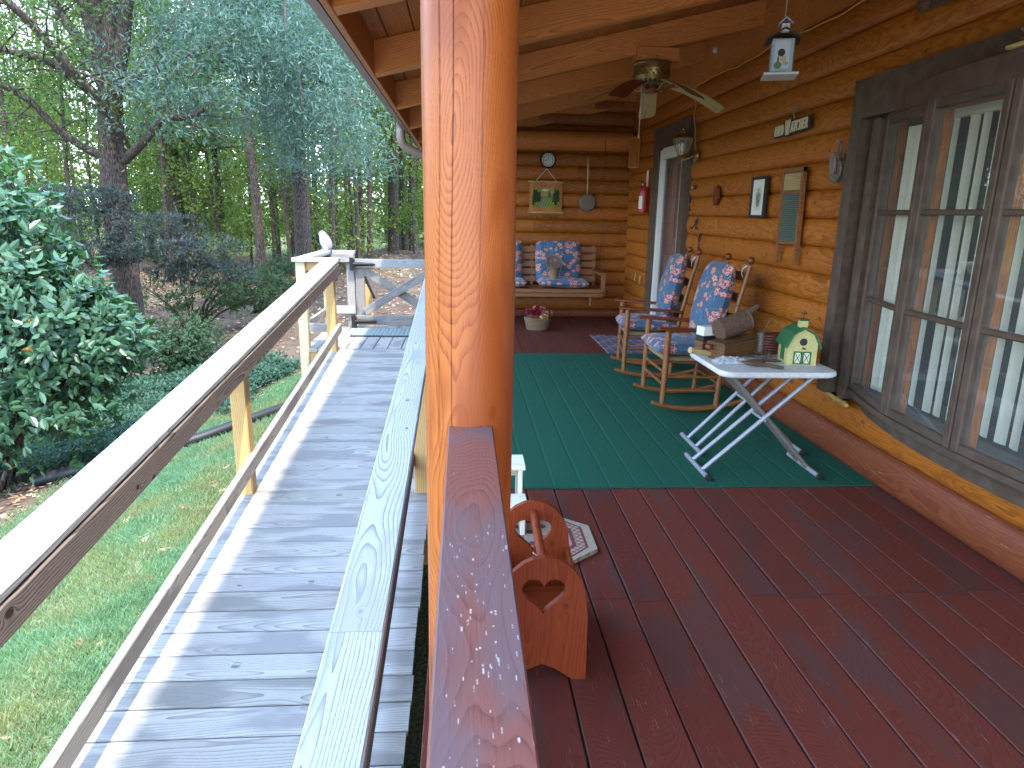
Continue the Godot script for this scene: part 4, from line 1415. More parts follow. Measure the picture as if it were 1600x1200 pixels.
	for z in [0.19, -0.19]:
		put(to, "end_panel", plate(outl, heart(0, 0.278, 0.062), 0.02), M.tote, Transform3D(Basis.IDENTITY, Vector3(0, 0, z)))
	rod(to, "handle", M.tote, [Vector3(0, 0.35, 0.18), Vector3(0, 0.35, -0.18)], 0.014, -1.0, 12)
	block(to, "bottom", M.tote, Vector3(0, 0.075, 0), Vector3(0.22, 0.014, 0.358))
	for s in [-1.0, 1.0]:
		board(to, "side_panel", M.tote, Vector3(s * 0.118, 0.15, 0.179), Vector3(s * 0.118, 0.15, -0.179), 0.014, 0.15)
	rod(to, "price_string", M.paper, smooth_path([Vector3(-0.03, 0.38, 0.15), Vector3(-0.012, 0.367, 0.15), Vector3(0.014, 0.362, 0.155), Vector3(0.03, 0.352, 0.16), Vector3(0.02, 0.34, 0.165)], 4), 0.002, -1.0, 5)

	# white stepped stool half hidden by the post
	var st := thing("step_stool", "small white painted wooden stool half hidden behind log post", "stool", Vector3(0.155, 0.001, -2.78))
	for s in [-1.0, 1.0]:
		board(st, "side", M.white_wood, Vector3(s * 0.095, 0.0, -0.06), Vector3(s * 0.095, 0.24, -0.06), 0.16, 0.02, Vector3(1, 0, 0))
		board(st, "side", M.white_wood, Vector3(s * 0.095, 0.0, 0.1), Vector3(s * 0.095, 0.12, 0.1), 0.15, 0.02, Vector3(1, 0, 0))
	board(st, "tread", M.white_wood, Vector3(-0.115, 0.25, -0.06), Vector3(0.115, 0.25, -0.06), 0.15, 0.02)
	board(st, "tread", M.white_wood, Vector3(-0.115, 0.13, 0.1), Vector3(0.115, 0.13, 0.1), 0.15, 0.02)
	board(st, "brace", M.white_wood, Vector3(-0.085, 0.2, -0.1), Vector3(0.085, 0.2, -0.1), 0.05, 0.015, Vector3(0, 0, 1))

	# ceiling fan under the second visible rafter
	var fan := thing("ceiling_fan", "antique brass ceiling fan with oak blades under the rafters", "ceiling fan", Vector3(1.345, 2.365, -5.21))
	block(fan, "mounting_block", M.beam, Vector3(0.02, 0.05, 0.0), Vector3(0.30, 0.09, 0.13), 0.95, 0.004)
	lathed(fan, "housing", M.brass, [Vector2(0.0, 0.0), Vector2(0.132, 0.0), Vector2(0.135, -0.012), Vector2(0.128, -0.02), Vector2(0.13, -0.05), Vector2(0.126, -0.09), Vector2(0.112, -0.125), Vector2(0.085, -0.15), Vector2(0.0, -0.152)], Vector3.ZERO, 32)
	for k in 20:
		var a := TAU * k / 20.0
		block(fan, "vent_slot", M.black, Vector3(cos(a) * 0.1075, -0.128, sin(a) * 0.1075), Vector3(0.006, 0.03, 0.014), 1.0, 0.001, Basis(Vector3.UP, -a) * Basis(Vector3(0, 0, 1), -0.6))
		for q in 2:
			block(fan, "vent_hole", M.black, Vector3(cos(a + q * 0.157) * 0.1275, -0.068 - 0.018 * q, sin(a + q * 0.157) * 0.1275), Vector3(0.004, 0.008, 0.012), 1.0, 0.001, Basis(Vector3.UP, -a - q * 0.157))
	lathed(fan, "hub", M.dark_wood, [Vector2(0.0, -0.15), Vector2(0.05, -0.152), Vector2(0.055, -0.175), Vector2(0.04, -0.2), Vector2(0.0, -0.205)], Vector3.ZERO, 16)
	for k in 5:
		var a: float = [0.10, 1.35, 2.75, 4.05, 5.05][k]
		var bl := Node3D.new()
		bl.name = "blade"
		fan.add_child(bl, true)
		bl.transform = Transform3D(Basis(Vector3.UP, a), Vector3(0, -0.155, 0))
		var om2 := MB.new()
		var N := 10
		for side in [-1.0, 1.0]:
			for i in N:
				var q := []
				for e in [i, i + 1]:
					var f: float = e / float(N)
					var x := 0.17 + 0.38 * f
					var w := lerpf(0.05, 0.068, f) * (1.0 if e < N else 0.8)
					var dy := 0.01 - 0.15 * pow(f, 1.4)
					for z in [-w, w]:
						q.append(Vector3(x, dy + z * 0.2 + side * 0.003, z))
				var nn: Vector3 = (q[2] - q[0]).cross(q[1] - q[0]).normalized()
				nn = -nn * side if nn.y < 0 else nn * side
				om2.quad(q[0], q[2], q[3], q[1], nn, nn, nn, nn, Vector2(i * 0.0095, 0.0), Vector2((i + 1) * 0.0095, 0.0), Vector2((i + 1) * 0.0095, 0.22), Vector2(i * 0.0095, 0.22))
		put(bl, "paddle", om2, M.dark_wood if k == 3 else M.oak)
		rod(bl, "bracket", M.brass, smooth_path([Vector3(0.05, -0.01, 0), Vector3(0.09, -0.03, 0), Vector3(0.14, 0.0, 0), Vector3(0.21, 0.004, 0)], 4), 0.008, 0.006, 6)
	rod(fan, "pull_cord", M.paper, [Vector3(-0.08, -0.16, 0.05), Vector3(-0.08, -0.48, 0.05)], 0.0018, -1.0, 5)
	lathed(fan, "pull_bob", M.oak, [Vector2(0, 0), Vector2(0.006, -0.006), Vector2(0.009, -0.03), Vector2(0, -0.036)], Vector3(-0.08, -0.48, 0.05), 8)

	# hanging painted bird house
	var bh := thing("hanging_birdhouse", "pale blue painted birdhouse hanging on a string from the ceiling", "birdhouse", Vector3(1.72, 2.058, -3.93), Basis(Vector3.UP, -0.32))
	block(bh, "floor", M.white, Vector3(0, 0.006, 0), Vector3(0.175, 0.013, 0.19))
	block(bh, "body", mat(Color(0.36, 0.52, 0.60), 0.6), Vector3(0, 0.098, 0), Vector3(0.108, 0.17, 0.12))
	block(bh, "side_panel", M.wicker, Vector3(0.056, 0.098, 0), Vector3(0.006, 0.168, 0.115))
	var frontm := mat(Color(0.55, 0.66, 0.68), 0.6)
	block(bh, "front_panel", frontm, Vector3(-0.002, 0.105, 0.062), Vector3(0.075, 0.14, 0.006))
	var ho := MB.new()
	ho.lathe([Vector2(0.019, 0.0), Vector2(0.0, 0.001)], 16)
	put(bh, "entrance", ho, M.black, Transform3D(Basis(Vector3(1, 0, 0), Vector3(0, 0, 1), Vector3(0, -1, 0)), Vector3(-0.006, 0.112, 0.0665)))
	var paint := [[Vector2(-0.02, 0.05), Vector2(0.02, 0.018), Color(0.10, 0.22, 0.06)], [Vector2(0.006, 0.08), Vector2(0.013, 0.016), Color(0.62, 0.42, 0.16)], [Vector2(0.016, 0.058), Vector2(0.016, 0.01), Color(0.3, 0.45, 0.5)], [Vector2(-0.02, 0.075), Vector2(0.005, 0.025), Color(0.06, 0.12, 0.05)]]
	for p in paint:
		var pm := MB.new()
		pm.ball(Vector3(p[1].x, p[1].y, 0.003))
		put(bh, "painted_bird", pm, mat(p[2], 0.6), Transform3D(Basis.IDENTITY, Vector3(p[0].x, p[0].y, 0.066)))
	for s in [-1.0, 1.0]:
		board(bh, "roof_board", M.rust, Vector3(s * 0.042, 0.205, 0.1), Vector3(s * 0.042, 0.205, -0.1), 0.105, 0.01, Vector3(s * 0.5, 1, 0))
	block(bh, "dormer", M.white, Vector3(0.0, 0.23, 0.075), Vector3(0.04, 0.04, 0.04))
	for s in [-1.0, 1.0]:
		board(bh, "dormer_roof", mat(Color(0.4, 0.45, 0.55), 0.6), Vector3(s * 0.017, 0.262, 0.1), Vector3(s * 0.017, 0.262, 0.03), 0.05, 0.006, Vector3(s * 0.9, 1, 0))
	rod(bh, "string", M.paper, [Vector3(0, 0.24, 0), Vector3(0.002, 0.5, 0.0)], 0.0018, -1.0, 5)


func wood_mat_tint(src: StandardMaterial3D, tint: Color) -> StandardMaterial3D:
	var m: StandardMaterial3D = src.duplicate()
	m.albedo_color = tint
	return m


# ---------------------------------------------------------------- things on the walls
const WB := Basis(Vector3(0, 0, 1), Vector3(0, 1, 0), Vector3(-1, 0, 0))   # x right, y up, z out of the right wall


func oval(w: float, h: float, n := 24) -> PackedVector2Array:
	var p := PackedVector2Array()
	for i in n:
		p.append(Vector2(cos(TAU * i / n) * w, sin(TAU * i / n) * h))
	return p


func letters(parent: Node, called: String, text: String, size: float, depth: float, m: Material, xf: Transform3D, bold := true) -> void:
	var t := TextMesh.new()
	var f := SystemFont.new()
	f.font_names = PackedStringArray(["Droid Sans"])
	f.font_weight = 700 if bold else 400
	t.font = f
	t.text = text
	t.font_size = 32
	t.pixel_size = size / 32.0
	t.depth = depth
	var o := MeshInstance3D.new()
	o.name = called
	o.mesh = t
	o.material_override = m
	o.transform = xf
	parent.add_child(o, true)


func build_wall_things() -> void:
	var X := 2.066
	# BIRD WATCHER sign
	var sg := thing("bird_watcher_sign", "black wooden sign with cream letters BIRD WATCHER on the logs", "sign", Vector3(X - 0.012, 1.868, -4.43), WB * Basis(Vector3(0, 0, 1), 0.03))
	var ol := PackedVector2Array([Vector2(-0.235, -0.04), Vector2(-0.06, -0.045), Vector2(-0.03, -0.052), Vector2(0.04, -0.047), Vector2(0.238, -0.045), Vector2(0.238, 0.035), Vector2(0.05, 0.04), Vector2(0.0, 0.052), Vector2(-0.06, 0.045), Vector2(-0.08, 0.03), Vector2(-0.235, 0.032)])
	put(sg, "board", plate(ol, PackedVector2Array(), 0.014), M.black)
	letters(sg, "lettering", "BIRD", 0.088, 0.006, M.cream, Transform3D(Basis.from_scale(Vector3(0.64, 1.0, 1.0)), Vector3(-0.152, -0.004, 0.010)))
	letters(sg, "lettering", "W", 0.125, 0.006, M.cream, Transform3D(Basis.from_scale(Vector3(0.56, 1.0, 1.0)), Vector3(-0.036, 0.0, 0.010)))
	letters(sg, "lettering", "ATCHER", 0.088, 0.006, M.cream, Transform3D(Basis.from_scale(Vector3(0.66, 1.0, 1.0)), Vector3(0.118, -0.004, 0.010)))
	rod(sg, "hanger", M.old_metal, smooth_path([Vector3(0.03, 0.045, 0.0), Vector3(0.035, 0.08, 0.012), Vector3(0.05, 0.1, 0.0), Vector3(0.045, 0.085, -0.01)], 4), 0.006, 0.004, 6)

	# framed print
	var fr := thing("framed_print", "narrow black framed print hanging left of the washboard", "picture", Vector3(X - 0.012, 1.45, -4.815), WB)
	block(fr, "print", M.paper, Vector3(0, 0, 0.002), Vector3(0.20, 0.24, 0.006))
	var im := Image.create(128, 192, false, Image.FORMAT_RGB8)
	im.fill(Color(0.82, 0.82, 0.78))
	var r := RandomNumberGenerator.new()
	r.seed = 12
	for k in 900:
		var px := int(64 + r.randfn() * 17)
		var py := int(100 + r.randfn() * 32)
		if py < 170 and py > 24 and px > 20 and px < 108:
			im.fill_rect(Rect2i(px, py, 2 + r.randi() % 3, 1 + r.randi() % 4), Color(0.12, 0.14, 0.12) if r.randf() < 0.7 else Color(0.5, 0.52, 0.48))
	var pm := StandardMaterial3D.new()
	pm.albedo_texture = ImageTexture.create_from_image(im)
	pm.roughness = 0.5
	var face := MB.new()
	face.quad(Vector3(-0.085, 0.112, 0.0065), Vector3(0.085, 0.112, 0.0065), Vector3(0.085, -0.112, 0.0065), Vector3(-0.085, -0.112, 0.0065), Vector3(0, 0, 1), Vector3(0, 0, 1), Vector3(0, 0, 1), Vector3(0, 0, 1), Vector2(0, 0), Vector2(1, 0), Vector2(1, 1), Vector2(0, 1))
	put(fr, "drawing", face, pm)
	for s in [-1.0, 1.0]:
		block(fr, "frame_side", M.black, Vector3(s * 0.11, 0, 0.004), Vector3(0.02, 0.276, 0.02))
		block(fr, "frame_bar", M.black, Vector3(0, s * 0.129, 0.004), Vector3(0.199, 0.018, 0.02))

	# washboard
	var wb := thing("washboard", "old wooden washboard with ridged green glass on the log wall", "washboard", Vector3(X - 0.016, 1.335, -4.305), WB * Basis(Vector3(1, 0, 0), 0.02))
	for s in [-1.0, 1.0]:
		block(wb, "leg", M.chair, Vector3(s * 0.128, -0.01, 0), Vector3(0.026, 0.58, 0.024), 1.1)
	block(wb, "top_bar", M.chair, Vector3(0, 0.268, 0.002), Vector3(0.282, 0.03, 0.03), 1.0)
	block(wb, "head_panel", M.oak, Vector3(0, 0.2, 0), Vector3(0.229, 0.104, 0.012), 0.8)
	block(wb, "cross_bar", M.chair, Vector3(0, 0.137, 0.002), Vector3(0.229, 0.02, 0.02), 1.1)
	block(wb, "cross_bar", M.chair, Vector3(0, -0.172, 0.002), Vector3(0.229, 0.02, 0.02), 1.1)
	var gm := mat(Color(0.10, 0.14, 0.11), 0.15)
	for k in 24:
		rod(wb, "glass_ridge", gm, [Vector3(-0.114, -0.158 + 0.0122 * k, 0.0), Vector3(0.114, -0.158 + 0.0122 * k, 0.0)], 0.0065, -1.0, 6)
	block(wb, "glass_back", gm, Vector3(0, -0.018, -0.004), Vector3(0.229, 0.29, 0.004))

	# pulley block
	var pl := thing("pulley_block", "weathered wooden pulley with iron hook hanging beside the window", "pulley", Vector3(X - 0.012, 1.60, -3.80), WB)
	lathed(pl, "wheel", M.old_metal, [Vector2(0, -0.008), Vector2(0.06, -0.016), Vector2(0.066, -0.012), Vector2(0.052, 0.0), Vector2(0.066, 0.012), Vector2(0.06, 0.016), Vector2(0.02, 0.012), Vector2(0, 0.014)], Vector3(0.008, -0.025, 0.012), 22, Basis(Vector3(1, 0, 0), Vector3(0, 0, 1), Vector3(0, -1, 0)))
	for s in [-1.0, 1.0]:
		var ck := plate(PackedVector2Array([Vector2(-0.018, -0.045), Vector2(0.012, -0.05), Vector2(0.028, 0.0), Vector2(0.022, 0.06), Vector2(-0.004, 0.075), Vector2(-0.03, 0.03)]), PackedVector2Array(), 0.01)
		put(pl, "cheek", ck, M.worn, Transform3D(Basis(Vector3(0, 0, 1), 0.3), Vector3(0, 0, 0.012 + s * 0.024)))
	rod(pl, "hook", M.old_metal, smooth_path([Vector3(0.0, 0.06, 0.012), Vector3(-0.012, 0.09, 0.012), Vector3(0.006, 0.118, 0.01), Vector3(0.022, 0.098, 0.01), Vector3(0.012, 0.07, 0.012)], 5), 0.006, 0.005, 6)
	rod(pl, "nail", M.steel, [Vector3(-0.01, 0.135, -0.01), Vector3(-0.004, 0.13, 0.03)], 0.0035, -1.0, 5)

	# oval plaque and small hooks by the door
	var ov := put(self, "oval_plaque", plate(oval(0.055, 0.08), PackedVector2Array(), 0.018), M.dark_wood, Transform3D(WB, Vector3(X - 0.01, 1.48, -5.66)))
	tag(ov, "small dark red oval wooden plaque between door and framed print", "plaque")
	var hooks := [[1.424, -6.30, "iron tongs hanging on the log wall close beside the door", 0.13], [1.247, -6.08, "dark cluster of iron hooks on the log wall below the tongs", 0.09], [1.10, -5.965, "iron pliers hanging just above the far rocking chair", 0.14]]
	for h in hooks:
		var hk := thing("iron_tool", h[2], "tool", Vector3(X - 0.008, h[0], h[1]), WB, "old iron tools on the wall")
		for s in [-1.0, 1.0]:
			rod(hk, "arm", M.iron, smooth_path([Vector3(s * 0.004, h[3] * 0.5, 0.0), Vector3(s * 0.022, h[3] * 0.15, 0.008), Vector3(-s * 0.006, -h[3] * 0.15, 0.008), Vector3(s * 0.026, -h[3] * 0.5, 0.004)], 4), 0.006, 0.004, 6)
		lathed(hk, "rivet", M.old_metal, [Vector2(0, 0.0), Vector2(0.011, 0.0), Vector2(0.008, 0.014), Vector2(0, 0.016)], Vector3(0, -h[3] * 0.05, 0.004), 10, Basis(Vector3(1, 0, 0), Vector3(0, 0, 1), Vector3(0, -1, 0)))
		if h[3] < 0.1:
			rod(hk, "arm", M.iron, smooth_path([Vector3(0, 0.04, 0.0), Vector3(0.0, -0.02, 0.03), Vector3(0.0, -0.04, 0.05), Vector3(0, -0.02, 0.06)], 4), 0.006, 0.004, 6)
	var bell := thing("door_bell", "small dark bell push on the log beside the door trim", "doorbell", Vector3(X - 0.006, 1.563, -6.25), WB)
	block(bell, "plate", M.dark_wood, Vector3.ZERO, Vector3(0.07, 0.035, 0.016), 0.7)
	lathed(bell, "button", M.paper, [Vector2(0.009, 0.0), Vector2(0.008, 0.006), Vector2(0, 0.007)], Vector3(-0.015, 0, 0.008), 10, Basis(Vector3(1, 0, 0), Vector3(0, 0, 1), Vector3(0, -1, 0)))

	# coach lantern by the door
	var la := thing("wall_lantern", "antique brass coach lantern mounted at the door's top corner", "lantern", Vector3(X - 0.01, 1.83, -6.30), WB)
	lathed(la, "wall_plate", M.brass, [Vector2(0, 0.0), Vector2(0.06, 0.0), Vector2(0.058, 0.012), Vector2(0.02, 0.022), Vector2(0, 0.025)], Vector3(0.05, 0.0, 0.0), 18, Basis(Vector3(1, 0, 0), Vector3(0, 0, 1), Vector3(0, -1, 0)))
	rod(la, "arm", M.brass, smooth_path([Vector3(0.05, 0.0, 0.02), Vector3(0.04, -0.02, 0.06), Vector3(0.0, -0.03, 0.1), Vector3(0, 0.0, 0.11)], 4), 0.009, -1.0, 7)
	lathed(la, "base", M.brass, [Vector2(0.0, -0.02), Vector2(0.03, -0.015), Vector2(0.048, 0.01), Vector2(0.05, 0.022), Vector2(0.0, 0.024)], Vector3(0, 0.0, 0.11), 6)
	lathed(la, "glass", M.glass, [Vector2(0.046, 0.024), Vector2(0.085, 0.15)], Vector3(0, 0, 0.11), 6)
	for k in 6:
		var a := TAU * k / 6.0
		rod(la, "bar", M.brass, [Vector3(cos(a) * 0.047, 0.022, 0.11 + sin(a) * 0.047), Vector3(cos(a) * 0.087, 0.152, 0.11 + sin(a) * 0.087)], 0.0045, -1.0, 5)
	lathed(la, "roof", M.brass, [Vector2(0.10, 0.148), Vector2(0.098, 0.156), Vector2(0.05, 0.185), Vector2(0.03, 0.19), Vector2(0.028, 0.205), Vector2(0.012, 0.215), Vector2(0.016, 0.228), Vector2(0.0, 0.24)], Vector3(0, 0, 0.11), 6)
	lathed(la, "bulb", M.paper, [Vector2(0, 0.03), Vector2(0.012, 0.04), Vector2(0.022, 0.08), Vector2(0.012, 0.105), Vector2(0, 0.108)], Vector3(0, 0, 0.11), 10)

	# yellow extension cord on top of the logs and down to the lantern
	var cd := MB.new()
	var pts := []
	var r0 := []
	var z := -2.4
	while z > -6.37:
		pts.append(Vector3(2.052 + rng.randf_range(-0.002, 0.002), 2.405 + 0.02 * (z + 4.0) / -2.4 + 0.010 * sin(z * 5.0) - 0.004 * sin(z * 17.0), z))
		r0.append(0.0055)
		z -= 0.09
	cd.tube(pts, r0, 6)
	tag(put(self, "yellow_cord", cd, mat(Color(0.62, 0.36, 0.02), 0.45)), "yellow extension cord running along the top log", "cord")
	var c2 := MB.new()
	c2.tube([Vector3(2.048, 2.43, -6.37), Vector3(2.045, 2.33, -6.365), Vector3(2.052, 2.25, -6.35), Vector3(2.04, 2.17, -6.345), Vector3(2.05, 2.05, -6.3), Vector3(2.05, 1.86, -6.26)], [0.005, 0.005, 0.005, 0.005, 0.005, 0.005], 6)
	tag(put(self, "lantern_cord", c2, mat(Color(0.50, 0.24, 0.12), 0.5)), "tan wire dropping from the yellow cord to the lantern", "cord")

	# knob on the frieze, tool and ornament near the window top
	var kb := MB.new()
	kb.ball(Vector3(0.022, 0.026, 0.022))
	tag(put(self, "porcelain_insulator", kb, M.paper, Transform3D(WB, Vector3(2.10, 2.66, -6.1))), "small white porcelain knob high on the frieze boards", "insulator")
	var pn := thing("rusty_grater", "rusty perforated iron grater hung above the window", "grater", Vector3(X - 0.03, 2.26, -3.02), WB)
	block(pn, "plate", M.rust, Vector3(0, 0, 0.0), Vector3(0.42, 0.10, 0.012), 1.0)
	for k in 13:
		block(pn, "slot", M.black, Vector3(-0.14 + 0.026 * k, 0.0, 0.0065), Vector3(0.006, 0.06, 0.003))
	lathed(pn, "boss", M.rust, [Vector2(0, 0.0), Vector2(0.035, 0.0), Vector2(0.03, 0.02), Vector2(0, 0.028)], Vector3(-0.19, -0.02, 0.004), 12, Basis(Vector3(1, 0, 0), Vector3(0, 0, 1), Vector3(0, -1, 0)))
	var orn := thing("twig_ornament", "little stacked twig ornament on a shelf over the window", "ornament", Vector3(1.96, 1.898, -2.44), WB)
	block(orn, "shelf", M.oak, Vector3(0.06, 0.008, 0.03), Vector3(0.2, 0.014, 0.09))
	for k in 26:
		var p := Vector3(rng.randf_range(-0.03, 0.11), 0.022 + 0.006 * k, rng.randf_range(0.0, 0.06))
		var d := Vector3(rng.randf_range(-1, 1), rng.randf_range(0.0, 0.8), rng.randf_range(-0.6, 0.6)).normalized() * 0.035
		rod(orn, "twig", M.chair, [p - d + Vector3(k * 0.002, 0.012, 0), p + d + Vector3(k * 0.002, 0.012, 0)], 0.009, 0.008, 6)

	# fire extinguisher
	var fx := thing("fire_extinguisher", "red fire extinguisher with white label hung left of door", "extinguisher", Vector3(X - 0.05, 1.33, -7.83), WB)
	lathed(fx, "cylinder", M.red, [Vector2(0, 0.0), Vector2(0.045, 0.004), Vector2(0.05, 0.02), Vector2(0.05, 0.24), Vector2(0.04, 0.27), Vector2(0.018, 0.285), Vector2(0.016, 0.3), Vector2(0, 0.3)], Vector3.ZERO, 20)
	var lb := MB.new()
	for k in 8:
		var a := 0.5 + 2.1 * k / 8.0
		var b := 0.5 + 2.1 * (k + 1) / 8.0
		var na := Vector3(cos(a), 0, sin(a))
		var nb := Vector3(cos(b), 0, sin(b))
		lb.quad(na * 0.051 + Vector3(0, 0.05, 0), nb * 0.051 + Vector3(0, 0.05, 0), nb * 0.051 + Vector3(0, 0.19, 0), na * 0.051 + Vector3(0, 0.19, 0), na, nb, nb, na)
	put(fx, "label", lb, M.paper)
	rod(fx, "nozzle_hose", M.black, smooth_path([Vector3(-0.01, 0.3, 0.02), Vector3(-0.06, 0.27, 0.02), Vector3(-0.062, 0.18, 0.01), Vector3(-0.06, 0.1, 0.01)], 4), 0.008, 0.012, 7)
	block(fx, "valve", M.red, Vector3(0, 0.315, 0), Vector3(0.03, 0.03, 0.03))
	block(fx, "lever", M.black, Vector3(0.0, 0.34, 0.03), Vector3(0.018, 0.012, 0.1), 1.0, 0.002, Basis(Vector3(1, 0, 0), -0.3))
	block(fx, "bracket", M.paper, Vector3(0.0, 0.38, -0.03), Vector3(0.05, 0.17, 0.012))
	lathed(fx, "gauge", M.paper, [Vector2(0.014, 0), Vector2(0.013, 0.006), Vector2(0, 0.007)], Vector3(0.0, 0.315, 0.016), 10, Basis(Vector3(1, 0, 0), Vector3(0, 0, 1), Vector3(0, -1, 0)))

	# thermometer plaque in the corner and two pegs
	var tp := thing("corner_plaque", "tall wooden plaque hung in the corner under the fan cord", "plaque", Vector3(2.03, 2.03, -8.42), Basis(Vector3.UP, -0.9))
	block(tp, "board", M.beam, Vector3.ZERO, Vector3(0.15, 0.36, 0.025), 1.05, 0.006)
	block(tp, "face", M.log, Vector3(0, 0, 0.016), Vector3(0.12, 0.33, 0.006), 0.95)
	for p in [[0.595, -8.13], [0.575, -7.90]]:
		var pg := MB.new()
		pg.tube([Vector3(-0.012, -0.045, 0.01), Vector3(0.014, 0.05, 0.012)], [0.009, 0.008], 6)
		tag(put(self, "wall_peg", pg, M.oak, Transform3D(WB, Vector3(X - 0.004, p[0], p[1]))), "pale wooden peg low on the logs, " + ("farther from" if p[1] < -8 else "nearer to") + " the door", "peg", "pegs left of the door")

	# back wall: clock, painted scroll, bed warmer
	var zb := -8.797
	var ck := thing("wall_clock", "round black rimmed clock on the end wall", "clock", Vector3(1.043, 1.947, zb))
	var fb := Basis(Vector3(1, 0, 0), Vector3(0, 0, 1), Vector3(0, -1, 0))
	lathed(ck, "rim", M.black, [Vector2(0.0, 0.0), Vector2(0.098, 0.0), Vector2(0.1, 0.02), Vector2(0.092, 0.03), Vector2(0.08, 0.026), Vector2(0.08, 0.012)], Vector3.ZERO, 32, fb)
	lathed(ck, "face", M.paper, [Vector2(0.081, 0.012), Vector2(0.0, 0.013)], Vector3.ZERO, 32, fb)
	for k in 12:
		var a := TAU * (k + 1) / 12.0
		letters(ck, "numeral", str(k + 1), 0.03, 0.001, M.black, Transform3D(Basis.IDENTITY, Vector3(sin(a) * 0.062, cos(a) * 0.062, 0.0145)))
	board(ck, "hour_hand", M.black, Vector3(0, 0, 0.017), Vector3(0.012, 0.036, 0.017), 0.006, 0.001, Vector3(0, 0, 1))
	board(ck, "minute_hand", M.black, Vector3(0, 0, 0.019), Vector3(-0.05, -0.012, 0.019), 0.004, 0.001, Vector3(0, 0, 1))

	var sc := thing("painted_scroll", "tan hanging scroll painted with a river and green pines", "scroll", Vector3(1.03, 1.505, zb + 0.01))
	var si := Image.create(256, 224, false, Image.FORMAT_RGB8)
	si.fill(Color(0.60, 0.40, 0.19))
	r.seed = 5
	for y in range(46, 190):
		for x in range(22, 236):
			var f := (y - 46) / 144.0
			var c := Color(0.52, 0.50, 0.26)
			if f > 0.42: c = Color(0.36, 0.42, 0.14)
			var river := 128 + 30 * sin(f * 6.0)
			if f > 0.35 and absf(x - river) < 10 + 26 * (f - 0.3): c = Color(0.36, 0.42, 0.40)
			if f > 0.5 and sin(x * 0.3 + f * 20.0) > 0.55: c = Color(0.50, 0.52, 0.16)
			if f > 0.1 and f < 0.45 and absf(x - 150 - 20 * f) < 40 * f: c = Color(0.24, 0.32, 0.14)
			si.set_pixel(x, y, c)
	for k in 13:
		var tx: int = [30, 42, 54, 68, 80, 200, 214, 226, 188, 36, 60, 220, 206][k]
		var ty := r.randi_range(48, 90)
		var th := r.randi_range(60, 90)
		for y in th:
			var w := int(2 + (y % 16) * 0.55 + y * 0.06)
			for x in range(-w, w + 1):
				if ty + y < 190: si.set_pixel(clampi(tx + x, 22, 235), ty + y, Color(0.08, 0.16, 0.07) if r.randf() < 0.7 else Color(0.16, 0.26, 0.09))
	for y in range(48, 70):
		for x in range(96, 150):
			if pow((x - 123) / 26.0, 2) + pow((y - 58) / 9.0, 2) < 1.0: si.set_pixel(x, y, Color(0.72, 0.68, 0.52))
	for y in range(18, 36):
		for x in range(86, 172):
			if (x / 7) % 2 == 0 and (y / 5 + x / 14) % 3 != 0 and r.randf() < 0.8: si.set_pixel(x, y, Color(0.30, 0.26, 0.10))
	var sm := StandardMaterial3D.new()
	sm.albedo_texture = ImageTexture.create_from_image(si)
	sm.roughness = 0.85
	var sf := MB.new()
	for i in 8:
		var x0 := -0.205 + 0.41 * i / 8.0
		var x1 := x0 + 0.41 / 8.0
		var z0 := 0.006 * sin(i * 1.3)
		var z1 := 0.006 * sin((i + 1) * 1.3)
		for s in [0.0, -0.002]:
			var nn := Vector3(-(z1 - z0) / 0.05, 0, 1).normalized() * (1.0 if s == 0.0 else -1.0)
			sf.quad(Vector3(x0, 0.18, z0 + s), Vector3(x1, 0.18, z1 + s), Vector3(x1, -0.18, z1 + s), Vector3(x0, -0.18, z0 + s), nn, nn, nn, nn, Vector2(i / 8.0, 0), Vector2((i + 1) / 8.0, 0), Vector2((i + 1) / 8.0, 1), Vector2(i / 8.0, 1))
	put(sc, "canvas", sf, sm)
	for y in [0.185, -0.185]:
		rod(sc, "dowel", M.oak, [Vector3(-0.225, y, 0.0), Vector3(0.225, y, 0.0)], 0.01, -1.0, 8)
	for s in [-1.0, 1.0]:
		rod(sc, "string", M.paper, [Vector3(s * 0.13, 0.19, 0.0), Vector3(0.0, 0.34, 0.0)], 0.004, -1.0, 5)

	var bw := thing("bed_warmer", "long handled old metal pan hung upright on the end wall", "pan", Vector3(1.55, 1.45, zb + 0.004))
	lathed(bw, "pan", M.old_metal, [Vector2(0.0, 0.0), Vector2(0.105, 0.004), Vector2(0.11, 0.02), Vector2(0.1, 0.045), Vector2(0.085, 0.05), Vector2(0.08, 0.046), Vector2(0.05, 0.05), Vector2(0.0, 0.052)], Vector3.ZERO, 28, fb)
	rod(bw, "handle", M.oak, [Vector3(-0.002, 0.1, 0.02), Vector3(-0.008, 0.53, 0.015)], 0.008, 0.011, 8)
	rod(bw, "ferrule", M.brass, [Vector3(-0.002, 0.09, 0.02), Vector3(-0.0035, 0.19, 0.019)], 0.011, 0.0095, 8)


# ---------------------------------------------------------------- folding table and what lies on it
func rounded_rect(w: float, h: float, r: float) -> PackedVector2Array:
	var p := PackedVector2Array()
	for q in [[1, 1, 0.0], [-1, 1, PI * 0.5], [-1, -1, PI], [1, -1, PI * 1.5]]:
		for i in 6:
			var a: float = q[2] + PI * 0.5 * i / 5.0
			p.append(Vector2(q[0] * (w * 0.5 - r) + cos(a) * r, q[1] * (h * 0.5 - r) + sin(a) * r))
	return p


